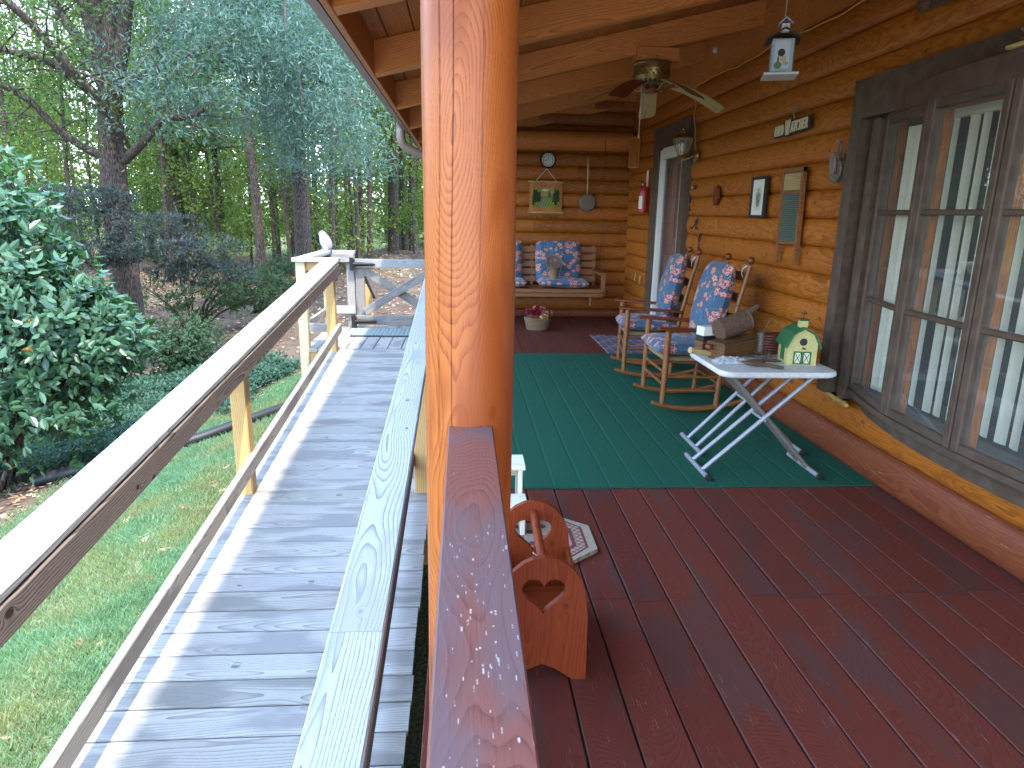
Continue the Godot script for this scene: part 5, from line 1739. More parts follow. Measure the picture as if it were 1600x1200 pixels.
func build_table_things() -> void:
	var T := 0.56
	var ta := thing("folding_table", "white plastic folding table on crossed grey metal legs", "table", Vector3(1.61, 0.008, -3.55))
	var flatb := Basis(Vector3(1, 0, 0), Vector3(0, 0, 1), Vector3(0, -1, 0))
	var top := MB.new()
	var shapes := [[0.606, 0.566, -0.014], [0.62, 0.58, -0.006], [0.62, 0.58, 0.008], [0.608, 0.568, 0.015]]
	for i in 3:
		var a := rounded_rect(shapes[i][0], shapes[i][1], 0.075)
		var b := rounded_rect(shapes[i + 1][0], shapes[i + 1][1], 0.075)
		for k in a.size():
			var q := (k + 1) % a.size()
			var na := Vector3(a[k].x - signf(a[k].x) * 0.25, 0, a[k].y - signf(a[k].y) * 0.2).normalized() + Vector3(0, [-0.6, 0.0, 0.6][i], 0)
			var nb := Vector3(a[q].x - signf(a[q].x) * 0.25, 0, a[q].y - signf(a[q].y) * 0.2).normalized() + Vector3(0, [-0.6, 0.0, 0.6][i], 0)
			na = na.normalized(); nb = nb.normalized()
			top.quad(Vector3(a[k].x, shapes[i][2], a[k].y), Vector3(a[q].x, shapes[i][2], a[q].y), Vector3(b[q].x, shapes[i + 1][2], b[q].y), Vector3(b[k].x, shapes[i + 1][2], b[k].y), na, nb, nb, na)
	for s in [0, 3]:
		var o := rounded_rect(shapes[s][0], shapes[s][1], 0.075)
		var nn := Vector3(0, -1 if s == 0 else 1, 0)
		for k in o.size():
			top.tri(Vector3(0, shapes[s][2], 0), Vector3(o[k].x, shapes[s][2], o[k].y), Vector3(o[(k + 1) % o.size()].x, shapes[s][2], o[(k + 1) % o.size()].y), nn, nn, nn)
	put(ta, "top", top, M.plastic, Transform3D(Basis.IDENTITY, Vector3(0, T - 0.023, 0)))
	for zc in [0.165, -0.2]:
		var off := 0.06 if zc < 0 else -0.03
		for s in [-1.0, 1.0]:
			rod(ta, "leg", M.tube_grey, [Vector3(-0.33 + off, 0.014, zc + s * 0.075), Vector3(0.20 + off * 0.4, T - 0.04, zc + s * 0.075)], 0.0115, -1.0, 10)
			rod(ta, "leg", M.leg_olive, [Vector3(0.26 + off, 0.014, zc + s * 0.05), Vector3(-0.22 + off * 0.4, T - 0.04, zc + s * 0.05)], 0.0125, -1.0, 10)
		for e in [[-0.33 + off, 0.17], [0.26 + off, 0.17]]:
			var ft := rod(ta, "foot", M.tube_grey, [Vector3(e[0], 0.014, zc + e[1]), Vector3(e[0], 0.014, zc - e[1])], 0.0135, -1.0, 10)
			for s in [-1.0, 1.0]:
				rod(ft, "end_cap", M.black, [Vector3(e[0], 0.0145, zc + s * e[1]), Vector3(e[0], 0.0145, zc + s * (e[1] + 0.022))], 0.0145, -1.0, 10)
		rod(ta, "pivot_bar", M.tube_grey, [Vector3(-0.03 + off * 0.7, 0.29, zc - 0.09), Vector3(-0.03 + off * 0.7, 0.29, zc + 0.09)], 0.008, -1.0, 8)

	# everything below stands on the top at y = T + 0.0
	var Y := T + 0.0005
	var ba := thing("barn_birdhouse", "yellow barn shaped birdhouse with green roof on folding table", "birdhouse", Vector3(1.80, Y, -3.52), Basis(Vector3.UP, -0.16))
	var by := noise_mat(Color(0.46, 0.42, 0.17), Color(0.54, 0.49, 0.21), 0.02, 5.0, 0.65, 17)
	var bg := noise_mat(Color(0.025, 0.12, 0.045), Color(0.045, 0.17, 0.07), 0.02, 5.0, 0.6, 18)
	var gb := PackedVector2Array([Vector2(-0.075, 0.0), Vector2(0.075, 0.0), Vector2(0.075, 0.115), Vector2(0.05, 0.165), Vector2(0.0, 0.19), Vector2(-0.05, 0.165), Vector2(-0.075, 0.115)])
	put(ba, "body", plate(gb, PackedVector2Array(), 0.17), by)
	var edges := [[Vector2(-0.088, 0.095), Vector2(-0.052, 0.172)], [Vector2(-0.053, 0.17), Vector2(0.0, 0.198)], [Vector2(0.0, 0.198), Vector2(0.053, 0.17)], [Vector2(0.052, 0.172), Vector2(0.088, 0.095)]]
	for e in edges:
		var d: Vector2 = (e[1] - e[0]).normalized()
		var mid: Vector2 = (e[0] + e[1]) * 0.5
		board(ba, "roof_panel", bg, Vector3(mid.x, mid.y, 0.1), Vector3(mid.x, mid.y, -0.1), e[0].distance_to(e[1]) + 0.004, 0.008, Vector3(-d.y, d.x, 0))
	lathed(ba, "entrance", M.black, [Vector2(0.02, 0.0), Vector2(0.0, 0.001)], Vector3(0.0, 0.125, 0.0855), 18, flatb)
	rod(ba, "perch", bg, [Vector3(0.0, 0.092, 0.08), Vector3(0.0, 0.094, 0.12)], 0.005, -1.0, 7)
	var wh := mat(Color(0.66, 0.62, 0.44), 0.6)
	for s in [-1.0, 1.0]:
		var dr := block(ba, "barn_door", wh, Vector3(s * 0.023, 0.04, 0.0865), Vector3(0.038, 0.058, 0.003))
		for q in [-1.0, 1.0]:
			block(dr, "door_frame", bg, Vector3(q * 0.019, 0, 0.002), Vector3(0.006, 0.068, 0.004))
			block(dr, "door_frame", bg, Vector3(0, q * 0.031, 0.0025), Vector3(0.032, 0.006, 0.004))
			board(dr, "door_brace", M.black, Vector3(-q * 0.016, -0.027, 0.003), Vector3(q * 0.016, 0.027, 0.003), 0.003, 0.003, Vector3(0, 0, 1))
	block(ba, "side_door", bg, Vector3(-0.0765, 0.055, 0.0), Vector3(0.003, 0.08, 0.06))
	block(ba, "cupola", by, Vector3(0.0, 0.215, 0.04), Vector3(0.04, 0.035, 0.04))
	block(ba, "cupola_roof", bg, Vector3(0.0, 0.237, 0.04), Vector3(0.05, 0.008, 0.05))
	rod(ba, "weather_vane", M.iron, [Vector3(0, 0.238, 0.04), Vector3(0.0, 0.285, 0.04)], 0.002, -1.0, 5)
	rod(ba, "weather_vane", M.iron, [Vector3(-0.012, 0.27, 0.04), Vector3(0.014, 0.272, 0.04)], 0.002, -1.0, 5)

	var bx := thing("plane_box", "old brown wooden box lying under the rusty tin on table", "box", Vector3(1.50, Y, -3.67), Basis(Vector3.UP, 0.62))
	block(bx, "body", M.tan_wood, Vector3(0, 0.045, 0), Vector3(0.30, 0.09, 0.10), 0.75, 0.004)
	block(bx, "lid", M.tan_wood, Vector3(-0.01, 0.099, 0.004), Vector3(0.32, 0.014, 0.112), 0.6, 0.004, Basis(Vector3(0, 0, 1), 0.05))
	rod(bx, "latch", M.old_metal, [Vector3(0.04, 0.107, 0.03), Vector3(0.12, 0.113, 0.04)], 0.004, -1.0, 6)
	var tin := thing("rusty_funnel_tin", "rusty brown tin with spout lying across the wooden box", "tin", Vector3(1.50, Y + 0.175, -3.68), Basis(Vector3.UP, 0.25) * Basis(Vector3(0, 0, 1), -PI * 0.5 + 0.28))
	lathed(tin, "can", M.rust, [Vector2(0.0, -0.1), Vector2(0.06, -0.1), Vector2(0.063, -0.096), Vector2(0.06, -0.09), Vector2(0.06, 0.08), Vector2(0.064, 0.086), Vector2(0.06, 0.092), Vector2(0.055, 0.092), Vector2(0.03, 0.12), Vector2(0.0, 0.12)], Vector3.ZERO, 24)
	rod(tin, "spout", M.rust, [Vector3(-0.03, 0.08, 0.0), Vector3(-0.055, 0.17, 0.0)], 0.028, 0.012, 10)
	rod(tin, "wire_handle", M.old_metal, smooth_path([Vector3(-0.06, -0.06, 0), Vector3(-0.1, -0.02, 0), Vector3(-0.1, 0.04, 0), Vector3(-0.06, 0.08, 0)], 4), 0.003, -1.0, 5)
	var bk := thing("card_box", "small white card box with dark base behind the rusty tin", "box", Vector3(1.39, Y, -3.76), Basis(Vector3.UP, 0.3))
	block(bk, "base", M.black, Vector3(0, 0.09, 0), Vector3(0.11, 0.03, 0.07), 1.0, 0.002)
	block(bk, "stand", M.tan_wood, Vector3(0, 0.037, 0), Vector3(0.12, 0.074, 0.07), 0.7, 0.002)
	block(bk, "card", M.paper, Vector3(0, 0.13, 0), Vector3(0.11, 0.05, 0.07), 1.0, 0.002)
	block(bk, "picture", mat(Color(0.36, 0.38, 0.22), 0.6), Vector3(0.02, 0.131, 0.0358), Vector3(0.045, 0.038, 0.002))
	var pl := thing("wooden_mallet", "wooden handled tool jutting over the left table edge", "tool", Vector3(1.35, Y + 0.022, -3.62), Basis(Vector3.UP, 0.35))
	rod(pl, "handle", M.oak, [Vector3(-0.13, 0.03, 0), Vector3(0.02, 0.0, 0)], 0.017, 0.015, 10)
	rod(pl, "shaft", M.old_metal, [Vector3(0.02, 0.0, 0), Vector3(0.2, -0.012, 0)], 0.011, 0.008, 8)
	var kn := MB.new()
	kn.ball(Vector3(0.022, 0.02, 0.022), Transform3D(Basis.IDENTITY, Vector3(-0.02, 0.045, 0.02)))
	put(pl, "knob", kn, M.dark_wood)
	var bag := thing("plastic_bag", "crumpled clear plastic bag at the table's left corner", "bag", Vector3(1.43, Y, -3.50))
	var cm := MB.new()
	var fn := FastNoiseLite.new()
	fn.frequency = 14.0
	var N := 16
	var G := []
	for j in N + 1:
		var row := []
		for i in N + 1:
			var a := -1.0 + 2.0 * i / N
			var b := -1.0 + 2.0 * j / N
			var e := maxf(0.0, 1.0 - a * a) * maxf(0.0, 1.0 - b * b)
			row.append(Vector3(a * 0.095 + 0.01 * fn.get_noise_2d(j * 0.1, 3), 0.002 + sqrt(e) * (0.028 + 0.022 * fn.get_noise_2d(i * 0.03, j * 0.03)), b * 0.055))
		G.append(row)
	for j in N:
		for i in N:
			var nn: Vector3 = (G[j][i + 1] - G[j][i]).cross(G[j + 1][i] - G[j][i]).normalized()
			if nn.y < 0: nn = -nn
			cm.flat(G[j][i], G[j][i + 1], G[j + 1][i + 1], G[j + 1][i], nn)
	var bagm := mat(Color(0.62, 0.66, 0.68, 1.0), 0.2)
	bagm.transparency = BaseMaterial3D.TRANSPARENCY_ALPHA
	bagm.albedo_color.a = 0.55
	put(bag, "film", cm, bagm)
	block(bag, "blue_card", mat(Color(0.05, 0.09, 0.22), 0.5), Vector3(-0.05, 0.005, 0.01), Vector3(0.05, 0.006, 0.06), 1.0, 0.001, Basis(Vector3.UP, 0.5))
	var iron := [["hand_drill", "rusty iron drill lying at the near edge of the table", Vector3(1.58, Y + 0.01, -3.38), -0.6], ["iron_shears", "rusty open shears lying in the middle of table", Vector3(1.62, Y + 0.01, -3.50), 0.35]]
	for q in iron:
		var h := thing(q[0], q[1], "tool", q[2], Basis(Vector3.UP, q[3]))
		rod(h, "blade", M.rust, [Vector3(-0.11, 0.004, 0.0), Vector3(0.0, 0.006, 0.01), Vector3(0.08, 0.0, 0.0)], 0.011, 0.006, 8)
		rod(h, "handle", M.rust, smooth_path([Vector3(-0.09, 0.004, 0.0), Vector3(-0.12, 0.012, 0.035), Vector3(-0.07, 0.01, 0.05), Vector3(-0.02, 0.004, 0.015)], 4), 0.007, -1.0, 7)
		rod(h, "jaw", M.rust, [Vector3(0.0, 0.006, 0.0), Vector3(0.07, 0.002, 0.04)], 0.009, 0.004, 7)
	var can := thing("tall_tin", "tall narrow grey tin standing beside the red basket", "tin", Vector3(1.69, Y, -3.74))
	lathed(can, "body", M.old_metal, [Vector2(0, 0), Vector2(0.022, 0), Vector2(0.024, 0.004), Vector2(0.022, 0.01), Vector2(0.022, 0.12), Vector2(0.024, 0.126), Vector2(0.0, 0.128)], Vector3.ZERO, 16)
	rod(can, "wire", M.old_metal, smooth_path([Vector3(0.0, 0.12, 0.02), Vector3(0.03, 0.19, 0.02), Vector3(0.08, 0.2, 0.0), Vector3(0.11, 0.14, 0.0)], 5), 0.002, -1.0, 5)
	var rb := thing("red_basket", "dark red woven basket behind the tall tin", "basket", Vector3(1.79, Y, -3.765))
	for k in 7:
		var ring := []
		for i in 29:
			var a := TAU * i / 28.0
			var rr := (0.0 if (i + k) % 2 else 0.005) + 0.01 * k / 6.0
			ring.append(Vector3(cos(a) * (0.09 + rr), 0.012 + 0.0155 * k, sin(a) * (0.045 + rr)))
		rod(rb, "weave", M.red_weave, ring, 0.0075, -1.0, 6)
	block(rb, "bottom", M.red_weave, Vector3(0, 0.006, 0), Vector3(0.16, 0.01, 0.08))
	var odd := thing("loose_hardware", "little heap of rusty bolts and hooks behind the barn birdhouse", "hardware", Vector3(1.66, Y, -3.66))
	for k in 16:
		var p := Vector3(rng.randf_range(-0.07, 0.06), 0.007, rng.randf_range(-0.05, 0.05))
		var d := Vector3(rng.randfn(), 0.1, rng.randfn()).normalized() * rng.randf_range(0.012, 0.03)
		rod(odd, "bolt", M.rust if k % 3 else M.old_metal, [p - d, p + d], 0.005, 0.007, 6)


# ---------------------------------------------------------------- plants and what stands in the garden
func clump(mb: MB, r: RandomNumberGenerator, cen: Vector3, count: int, spread: Vector3, ll: float, lw: float, base: Color, vary: float, yellow: float, droop: float, flat := 0.0) -> void:
	for i in count:
		var o := Vector3(r.randfn(), r.randfn(), r.randfn()) * spread
		var d := Vector3(r.randfn(), r.randfn() * (1.0 - flat) - droop, r.randfn()).normalized()
		var side := d.cross(Vector3(r.randfn() * (1.0 - flat), 1.0 if flat > 0.5 else r.randfn(), r.randfn() * (1.0 - flat))).normalized()
		var k := 1.0 + vary * r.randf_range(-1.0, 1.0)
		mb.col = base * k
		if r.randf() < yellow:
			mb.col = mb.col.lerp(Color(0.16, 0.18, 0.035), r.randf_range(0.2, 0.7))
		var s := r.randf_range(0.7, 1.25)
		mb.leaf(cen + o, d, side, ll * s, lw * s)


# meshes of a woodland tree: [trunk with limbs, crown]
func tree_meshes(sd: int, h: float, rad: float, from: float, spread: float, limbs: int, per: int, ll: float, base: Color, lean := 0.3) -> Array:
	var r := RandomNumberGenerator.new()
	r.seed = sd
	var wood := MB.new()
	var crown := MB.new()
	var pts := []
	var rr := []
	var lx := r.randf_range(-lean, lean)
	var lz := r.randf_range(-lean, lean)
	for i in 9:
		var f := i / 8.0
		pts.append(Vector3(lx * f * f + 0.06 * sin(f * 7.0 + sd), h * f - 0.2, lz * f * f + 0.06 * cos(f * 6.0 + sd)))
		rr.append(rad * (1.15 if i == 0 else 1.0) * lerpf(1.0, 0.22, f))
	wood.tube(pts, rr, 9, 0.0, false)
	for k in limbs:
		var f := lerpf(from / h, 1.0, (k + r.randf()) / limbs)
		var ip := f * 8.0
		var i0 := mini(int(ip), 7)
		var p: Vector3 = (pts[i0] as Vector3).lerp(pts[i0 + 1], ip - i0)
		var a := r.randf() * TAU
		var ln := spread * r.randf_range(0.55, 1.1) * (1.0 - 0.45 * maxf(0.0, f - 0.6) / 0.4)
		var d := Vector3(cos(a), r.randf_range(0.05, 0.7), sin(a)).normalized()
		var lp := [p]
		var lr := [rad * 0.38 * lerpf(1.0, 0.4, f)]
		for q in 4:
			d = (d + Vector3(r.randfn() * 0.18, r.randfn() * 0.15, r.randfn() * 0.18)).normalized()
			lp.append(lp[-1] + d * ln / 4.0)
			lr.append(lr[0] * (1.0 - 0.22 * (q + 1)))
		wood.tube(lp, lr, 5, 0.0, false)
		for q in range(1, 5):
			for w in 3:
				var c: Vector3 = lp[q] + Vector3(r.randfn(), r.randfn() * 0.6, r.randfn()) * ln * 0.17
				if w == 0:
					wood.tube([lp[q], (lp[q] + c) * 0.5 + Vector3(0, 0.05, 0), c], [lr[q] * 0.5, lr[q] * 0.35, 0.004], 4, 0.0, false)
				clump(crown, r, c, per, Vector3(0.24, 0.13, 0.24), ll, ll * 0.5, base, 0.35, 0.3, 0.15)
	return [wood.mesh(), crown.mesh()]


func plant(called: String, label: String, group: String, meshes: Array, at: Vector3, turn: float, size: float, lm: Material) -> void:
	var t := thing(called, label, "tree", at, Basis(Vector3.UP, turn).scaled(Vector3.ONE * size), group)
	for i in 2:
		var o := MeshInstance3D.new()
		o.name = ["trunk", "crown"][i]
		o.mesh = meshes[i]
		o.material_override = M.bark if i == 0 else lm
		t.add_child(o)


func scatter(called: String, mesh: Mesh, m: Material, spots: Array, colors: Array, label: String, category: String) -> void:
	var mm := MultiMesh.new()
	mm.transform_format = MultiMesh.TRANSFORM_3D
	mm.use_colors = true
	mm.mesh = mesh
	mm.instance_count = spots.size()
	for i in spots.size():
		mm.set_instance_transform(i, spots[i])
		mm.set_instance_color(i, colors[i])
	var o := MultiMeshInstance3D.new()
	o.name = called
	o.multimesh = mm
	o.material_override = m
	add_child(o)
	tag(o, label, category)
	o.set_meta("kind", "stuff")


func shrub(called: String, label: String, at: Vector3, lobes: Array, whorls: int, leaves: int, ll: float, lw: float, base: Color, m: Material, flat := 0.0, stems := 9) -> void:
	var r := RandomNumberGenerator.new()
	r.seed = called.hash() % 1000 + 5
	var t := thing(called, label, "shrub", at)
	var wood := MB.new()
	var mb := MB.new()
	var tips := []
	for k in whorls:
		var lb: Array = lobes[r.randi() % lobes.size()]
		var d := Vector3(r.randfn(), r.randfn(), r.randfn()).normalized()
		var rad := pow(r.randf(), 0.38)
		var c: Vector3 = lb[0] + d * rad * lb[1]
		if c.y < 0.03: c.y = 0.03 + r.randf() * 0.1
		tips.append(c)
		var out := (d + Vector3(0, 0.35, 0)).normalized()
		for i in leaves:
			var a := TAU * i / leaves + r.randf()
			var s := out.cross(Vector3(0.3, 0.2, 0.9)).normalized()
			var u := out.cross(s)
			var e := (out * r.randf_range(0.1, 0.9) + s * cos(a) + u * sin(a)).normalized()
			if flat > 0.0: e = (e * Vector3(1, 1.0 - flat, 1)).normalized()
			mb.col = base * r.randf_range(0.65, 1.4)
			if r.randf() < 0.003: mb.col = Color(0.35, 0.17, 0.02)
			var sd := e.cross(out).normalized()
			if flat > 0.0: sd = e.cross(Vector3.UP).normalized()
			var sc := r.randf_range(0.7, 1.2)
			if lw > 0.04:
				mb.broad_leaf(c + out * 0.02 + Vector3(r.randfn(), r.randfn() * (1.0 - flat), r.randfn()) * ll * 0.35, e, sd, ll * sc, lw * sc)
			else:
				mb.leaf(c + out * 0.02 + Vector3(r.randfn(), r.randfn() * (1.0 - flat), r.randfn()) * ll * 0.35, e, sd, ll * sc, lw * sc)
	for k in stems:
		var tip: Vector3 = tips[r.randi() % tips.size()]
		wood.tube(smooth_path([Vector3(r.randfn() * 0.1, -0.1, r.randfn() * 0.1), Vector3(tip.x * 0.35, tip.y * 0.5, tip.z * 0.35), tip], 4), [0.03, 0.028, 0.026, 0.024, 0.02, 0.016, 0.012, 0.009, 0.006], 6, 0.0, false)
	for k in (whorls / 5 if stems > 0 else 60):
		var tip: Vector3 = tips[k]
		wood.tube([tip * Vector3(0.75, 0.85, 0.75), tip], [0.008, 0.004], 4, 0.0, false)
	put(t, "stems", wood, M.bark)
	put(t, "foliage", mb, m)


func build_plants() -> void:
	var r := RandomNumberGenerator.new()
	r.seed = 77
	# the big many-stemmed tree
	var limbs := [
		[[-5.46, -1.14, -11.54, 0.360], [-5.48, -0.21, -11.69, 0.330], [-5.52, 0.51, -11.74, 0.300], [-5.52, 1.51, -11.77, 0.285], [-5.48, 2.28, -11.75, 0.270], [-5.39, 3.03, -11.71, 0.250], [-5.34, 3.34, -11.68, 0.200]],
		[[-5.28, 2.05, -11.75, 0.120], [-5.25, 2.26, -11.64, 0.100], [-5.24, 2.46, -11.40, 0.085], [-5.28, 2.80, -11.12, 0.085], [-5.44, 3.04, -10.90, 0.080], [-5.51, 3.23, -10.72, 0.075], [-5.67, 3.56, -10.45, 0.065], [-5.84, 3.84, -10.18, 0.055], [-6.05, 4.14, -9.97, 0.040]],
		[[-5.51, 2.83, -11.68, 0.080], [-5.72, 3.08, -11.43, 0.070], [-5.95, 3.29, -11.28, 0.060], [-6.24, 3.37, -11.10, 0.050], [-6.48, 3.39, -10.96, 0.040], [-6.78, 3.38, -10.66, 0.020]],
		[[-5.53, 2.00, -11.75, 0.090], [-5.81, 2.16, -11.60, 0.075], [-6.09, 2.40, -11.43, 0.060], [-6.31, 2.74, -11.28, 0.055], [-6.61, 2.97, -11.07, 0.050], [-6.94, 3.17, -10.84, 0.030]],
		[[-5.30, 2.00, -11.74, 0.090], [-4.87, 2.26, -11.47, 0.075], [-4.47, 2.57, -11.28, 0.060], [-4.10, 2.60, -11.21, 0.045], [-3.70, 2.76, -11.11, 0.030]],
		[[-5.33, 2.99, -11.74, 0.080], [-5.04, 3.18, -11.73, 0.065], [-4.69, 3.31, -11.74, 0.050], [-4.24, 3.51, -11.77, 0.030], [-3.85, 3.63, -11.77, 0.015]],
		[[-5.42, 3.08, -11.79, 0.150], [-5.54, 3.66, -11.75, 0.130], [-5.60, 4.26, -11.70, 0.110], [-5.59, 4.88, -11.53, 0.090]],
		[[-5.39, 3.11, -11.69, 0.100], [-5.80, 3.78, -11.71, 0.090], [-6.00, 4.18, -11.63, 0.080], [-6.07, 4.68, -11.47, 0.060]],
		[[-5.40, 3.22, -11.78, 0.160], [-5.43, 4.09, -11.71, 0.140], [-5.29, 4.90, -11.55, 0.110]],
		[[-5.33, 3.21, -11.71, 0.170], [-5.19, 4.07, -11.60, 0.150], [-5.02, 4.95, -11.43, 0.110]],
		[[-5.28, 3.02, -11.64, 0.140], [-5.05, 3.63, -11.53, 0.120], [-4.87, 4.12, -11.39, 0.100], [-4.58, 4.74, -11.23, 0.070]],
	]
	var bt := thing("big_tree", "large many stemmed tree with spreading limbs behind the shrubs", "tree")
	var wood := MB.new()
	var crown := MB.new()
	for k in limbs.size():
		var pts := []
		for q in limbs[k]: pts.append(Vector3(q[0], q[1], q[2]))
		var path := smooth_path(pts, 3)
		var rr := []
		for i in path.size():
			var f := i / 3.0
			var a := mini(int(f), limbs[k].size() - 1)
			var b := mini(a + 1, limbs[k].size() - 1)
			rr.append((0.7 if k == 0 else 0.85) * lerpf(limbs[k][a][3], limbs[k][b][3], f - a))
		wood.tube(path, rr, 12 if k == 0 or k > 5 else 8, 0.0, false)
		if k > 0:
			for i in range(4, path.size()):
				var lowlimb := k < 6
				for w in 2 if lowlimb else 4:
					var c: Vector3 = path[i] + Vector3(r.randfn() * 0.55, r.randfn() * 0.35 + (0.1 if lowlimb else 0.3), r.randfn() * 0.55)
					if w == 0:
						wood.tube([path[i], (path[i] + c) * 0.5 + Vector3(0, 0.06, 0), c], [0.018, 0.012, 0.004], 4, 0.0, false)
					clump(crown, r, c, 30, Vector3(0.2, 0.12, 0.2), 0.08, 0.034, Color(0.07, 0.12, 0.05), 0.35, 0.15, 0.2)
	for k in 70:
		# upper crown above the frame
		var c := Vector3(-5.5 + r.randfn() * 2.0, 6.0 + r.randf() * 3.0, -11.6 + r.randfn() * 1.6)
		clump(crown, r, c, 60, Vector3(0.5, 0.3, 0.5), 0.11, 0.05, Color(0.07, 0.12, 0.05), 0.35, 0.15, 0.2)
	for s in [[-5.02, 4.95, -11.43, -4.7, 8.2, -11.3], [-5.59, 4.88, -11.53, -6.3, 8.0, -11.9], [-5.29, 4.9, -11.55, -5.2, 9.0, -11.8], [-4.58, 4.74, -11.23, -3.6, 7.2, -10.8], [-6.07, 4.68, -11.47, -7.2, 7.0, -11.2]]:
		wood.tube([Vector3(s[0], s[1], s[2]), Vector3((s[0] + s[3]) * 0.5, (s[1] + s[4]) * 0.5 + 0.2, s[2]), Vector3(s[3], s[4], s[5])], [0.1, 0.07, 0.03], 7, 0.0, false)
	put(bt, "trunk", wood, M.bark)
	put(bt, "crown", crown, M.leaf)

	# willow oak whose blue-green branches hang over the ramp end
	var wo := thing("willow_oak", "straight trunked willow oak with drooping fine blue green foliage", "tree")
	var ww := MB.new()
	var wc := MB.new()
	var ox := -3.62
	var oz := -16.2
	ww.tube([Vector3(ox, gh(ox, oz) - 0.2, oz), Vector3(ox + 0.02, 1.5, oz), Vector3(ox - 0.05, 4.0, oz), Vector3(ox - 0.1, 9.0, oz)], [0.21, 0.175, 0.16, 0.08], 12, 0.0, false)
	for k in 26:
		var y := r.randf_range(2.2, 6.5)
		var tip := Vector3(-3.1 + r.randfn() * 1.35, clampf(y + r.randfn() * 0.3 - 0.6, 1.5, 7.0), -12.4 + r.randfn() * 1.5)
		if k < 17: tip.y = r.randf_range(1.9, 4.4)
		var p0 := Vector3(ox, y + 0.4, oz)
		var path := smooth_path([p0, p0.lerp(tip, 0.4) + Vector3(0, 0.5, 0), p0.lerp(tip, 0.75) + Vector3(0, 0.3, 0), tip], 4)
		var rr := []
		for i in path.size(): rr.append(lerpf(0.045, 0.006, float(i) / path.size()))
		ww.tube(path, rr, 6, 0.0, false)
		for i in range(4, path.size()):
			for w in 5:
				var c: Vector3 = path[i] + Vector3(r.randfn() * 0.42, r.randfn() * 0.22 - 0.1, r.randfn() * 0.42)
				clump(wc, r, c, 62, Vector3(0.17, 0.10, 0.17), 0.10, 0.019, Color(0.10, 0.165, 0.14), 0.3, 0.06, 0.35)
	put(wo, "trunk", ww, M.bark)
	put(wo, "crown", wc, M.blue_leaf)

	# woods behind: tall trunks that can be told apart, then slender trees
	var tall := []
	var slim := []
	var thin := []
	for k in 3:
		tall.append(tree_meshes(100 + k, 13.0, 0.2, 3.2, 2.8, 15, 20, 0.12, Color(0.09, 0.14, 0.05)))
		slim.append(tree_meshes(200 + k, 9.5, 0.075, 1.0, 2.3, 17, 24, 0.10, Color(0.115, 0.175, 0.05)))
		thin.append(tree_meshes(300 + k, 6.5, 0.04, 0.3, 1.6, 16, 26, 0.095, Color(0.12, 0.18, 0.05), 0.6))
	var trunks := [["dark trunked tall pine standing right behind the big tree", -8.4, -21.4, 1.15], ["tall dark tree beside the willow oak trunk", -6.05, -23.2, 0.7], ["tall shaded tree between two slimmer trunks in woods", -5.9, -24.8, 0.9], ["leaning dark tree at the photo's far left edge", -8.9, -13.0, 0.75], ["tall tree seen under the eave end near the downspout", -2.0, -21.0, 0.75]]
	for k in trunks.size():
		var q: Array = trunks[k]
		plant("tall_tree", q[0], "tall trunks in the woods", tall[k % 3], Vector3(q[1], gh(q[1], q[2]), q[2]), r.randf() * TAU, q[3], M.leaf)
	for k in 108:
		var z := -17.0 - 22.0 * pow(r.randf(), 0.8)
		var x := z * r.randf_range(-0.12, 0.86)
		if k >= 90:
			x = r.randf_range(-32.0, -13.0)
			z = r.randf_range(-14.0, 8.0)
		if k % 2:
			plant("slender_tree", "slender sunlit tree among many in the far woods", "slender trees in the woods", slim[k % 3], Vector3(x, gh(x, z), z), r.randf() * TAU, r.randf_range(0.8, 1.25), M.leaf)
		else:
			plant("sapling", "thin leafy sapling filling the woods behind the yard", "saplings in the woods", thin[k % 3], Vector3(x, gh(x, z), z), r.randf() * TAU, r.randf_range(0.8, 1.3), M.leaf)
	var mast := []
	for k in 3:
		mast.append(tree_meshes(500 + k, 12.0, 0.11, 4.2, 1.9, 12, 22, 0.11, Color(0.10, 0.155, 0.05), 0.5))
	for k in 20:
		var z := r.randf_range(-24.0, -15.5)
		var x: float = z * ([0.03, 0.07, 0.10, 0.12, 0.15, 0.18, 0.085, 0.2, 0.135, 0.24, 0.29, 0.33, 0.4, 0.47, 0.53, 0.6, 0.66, 0.72, 0.05, 0.16][k] + r.randf_range(-0.008, 0.008))
		plant("straight_tree", "straight dark trunked tree with high crown at the wood's edge", "straight trees at the wood's edge", mast[k % 3], Vector3(x, gh(x, z), z), r.randf() * TAU, r.randf_range(0.6, 1.2), M.leaf)
	for k in 10:
		var z := -40.0 - r.randf() * 8.0
		var x := z * (k + r.randf()) / 10.0 * 0.95 + 4.0
		plant("far_tree", "distant full crowned tree closing off the woods", "far trees", tall[k % 3], Vector3(x, gh(x, z), z), r.randf() * TAU, 1.4, M.leaf)

	var oak := tree_meshes(400, 13.0, 0.3, 5.5, 6.2, 28, 30, 0.14, Color(0.09, 0.14, 0.05))
	plant("shade_oak", "broad oak standing behind the house and dappling the ramp", "", oak, Vector3(6.6, gh(6.6, 0.0), 0.6), 0.7, 1.0, M.leaf)

	# the wood goes on as one mass behind the trees that can be told apart
	var tuftw := MB.new()
	for i in 46:
		var d := Vector3(r.randfn(), r.randfn() * 0.6, r.randfn()).normalized()
		tuftw.leaf(Vector3(r.randfn() * 0.7, r.randfn() * 0.5, r.randfn() * 0.7), d, d.cross(Vector3(r.randfn(), r.randfn(), r.randfn())).normalized(), 0.3, 0.17)
	var fs := []
	var fc := []
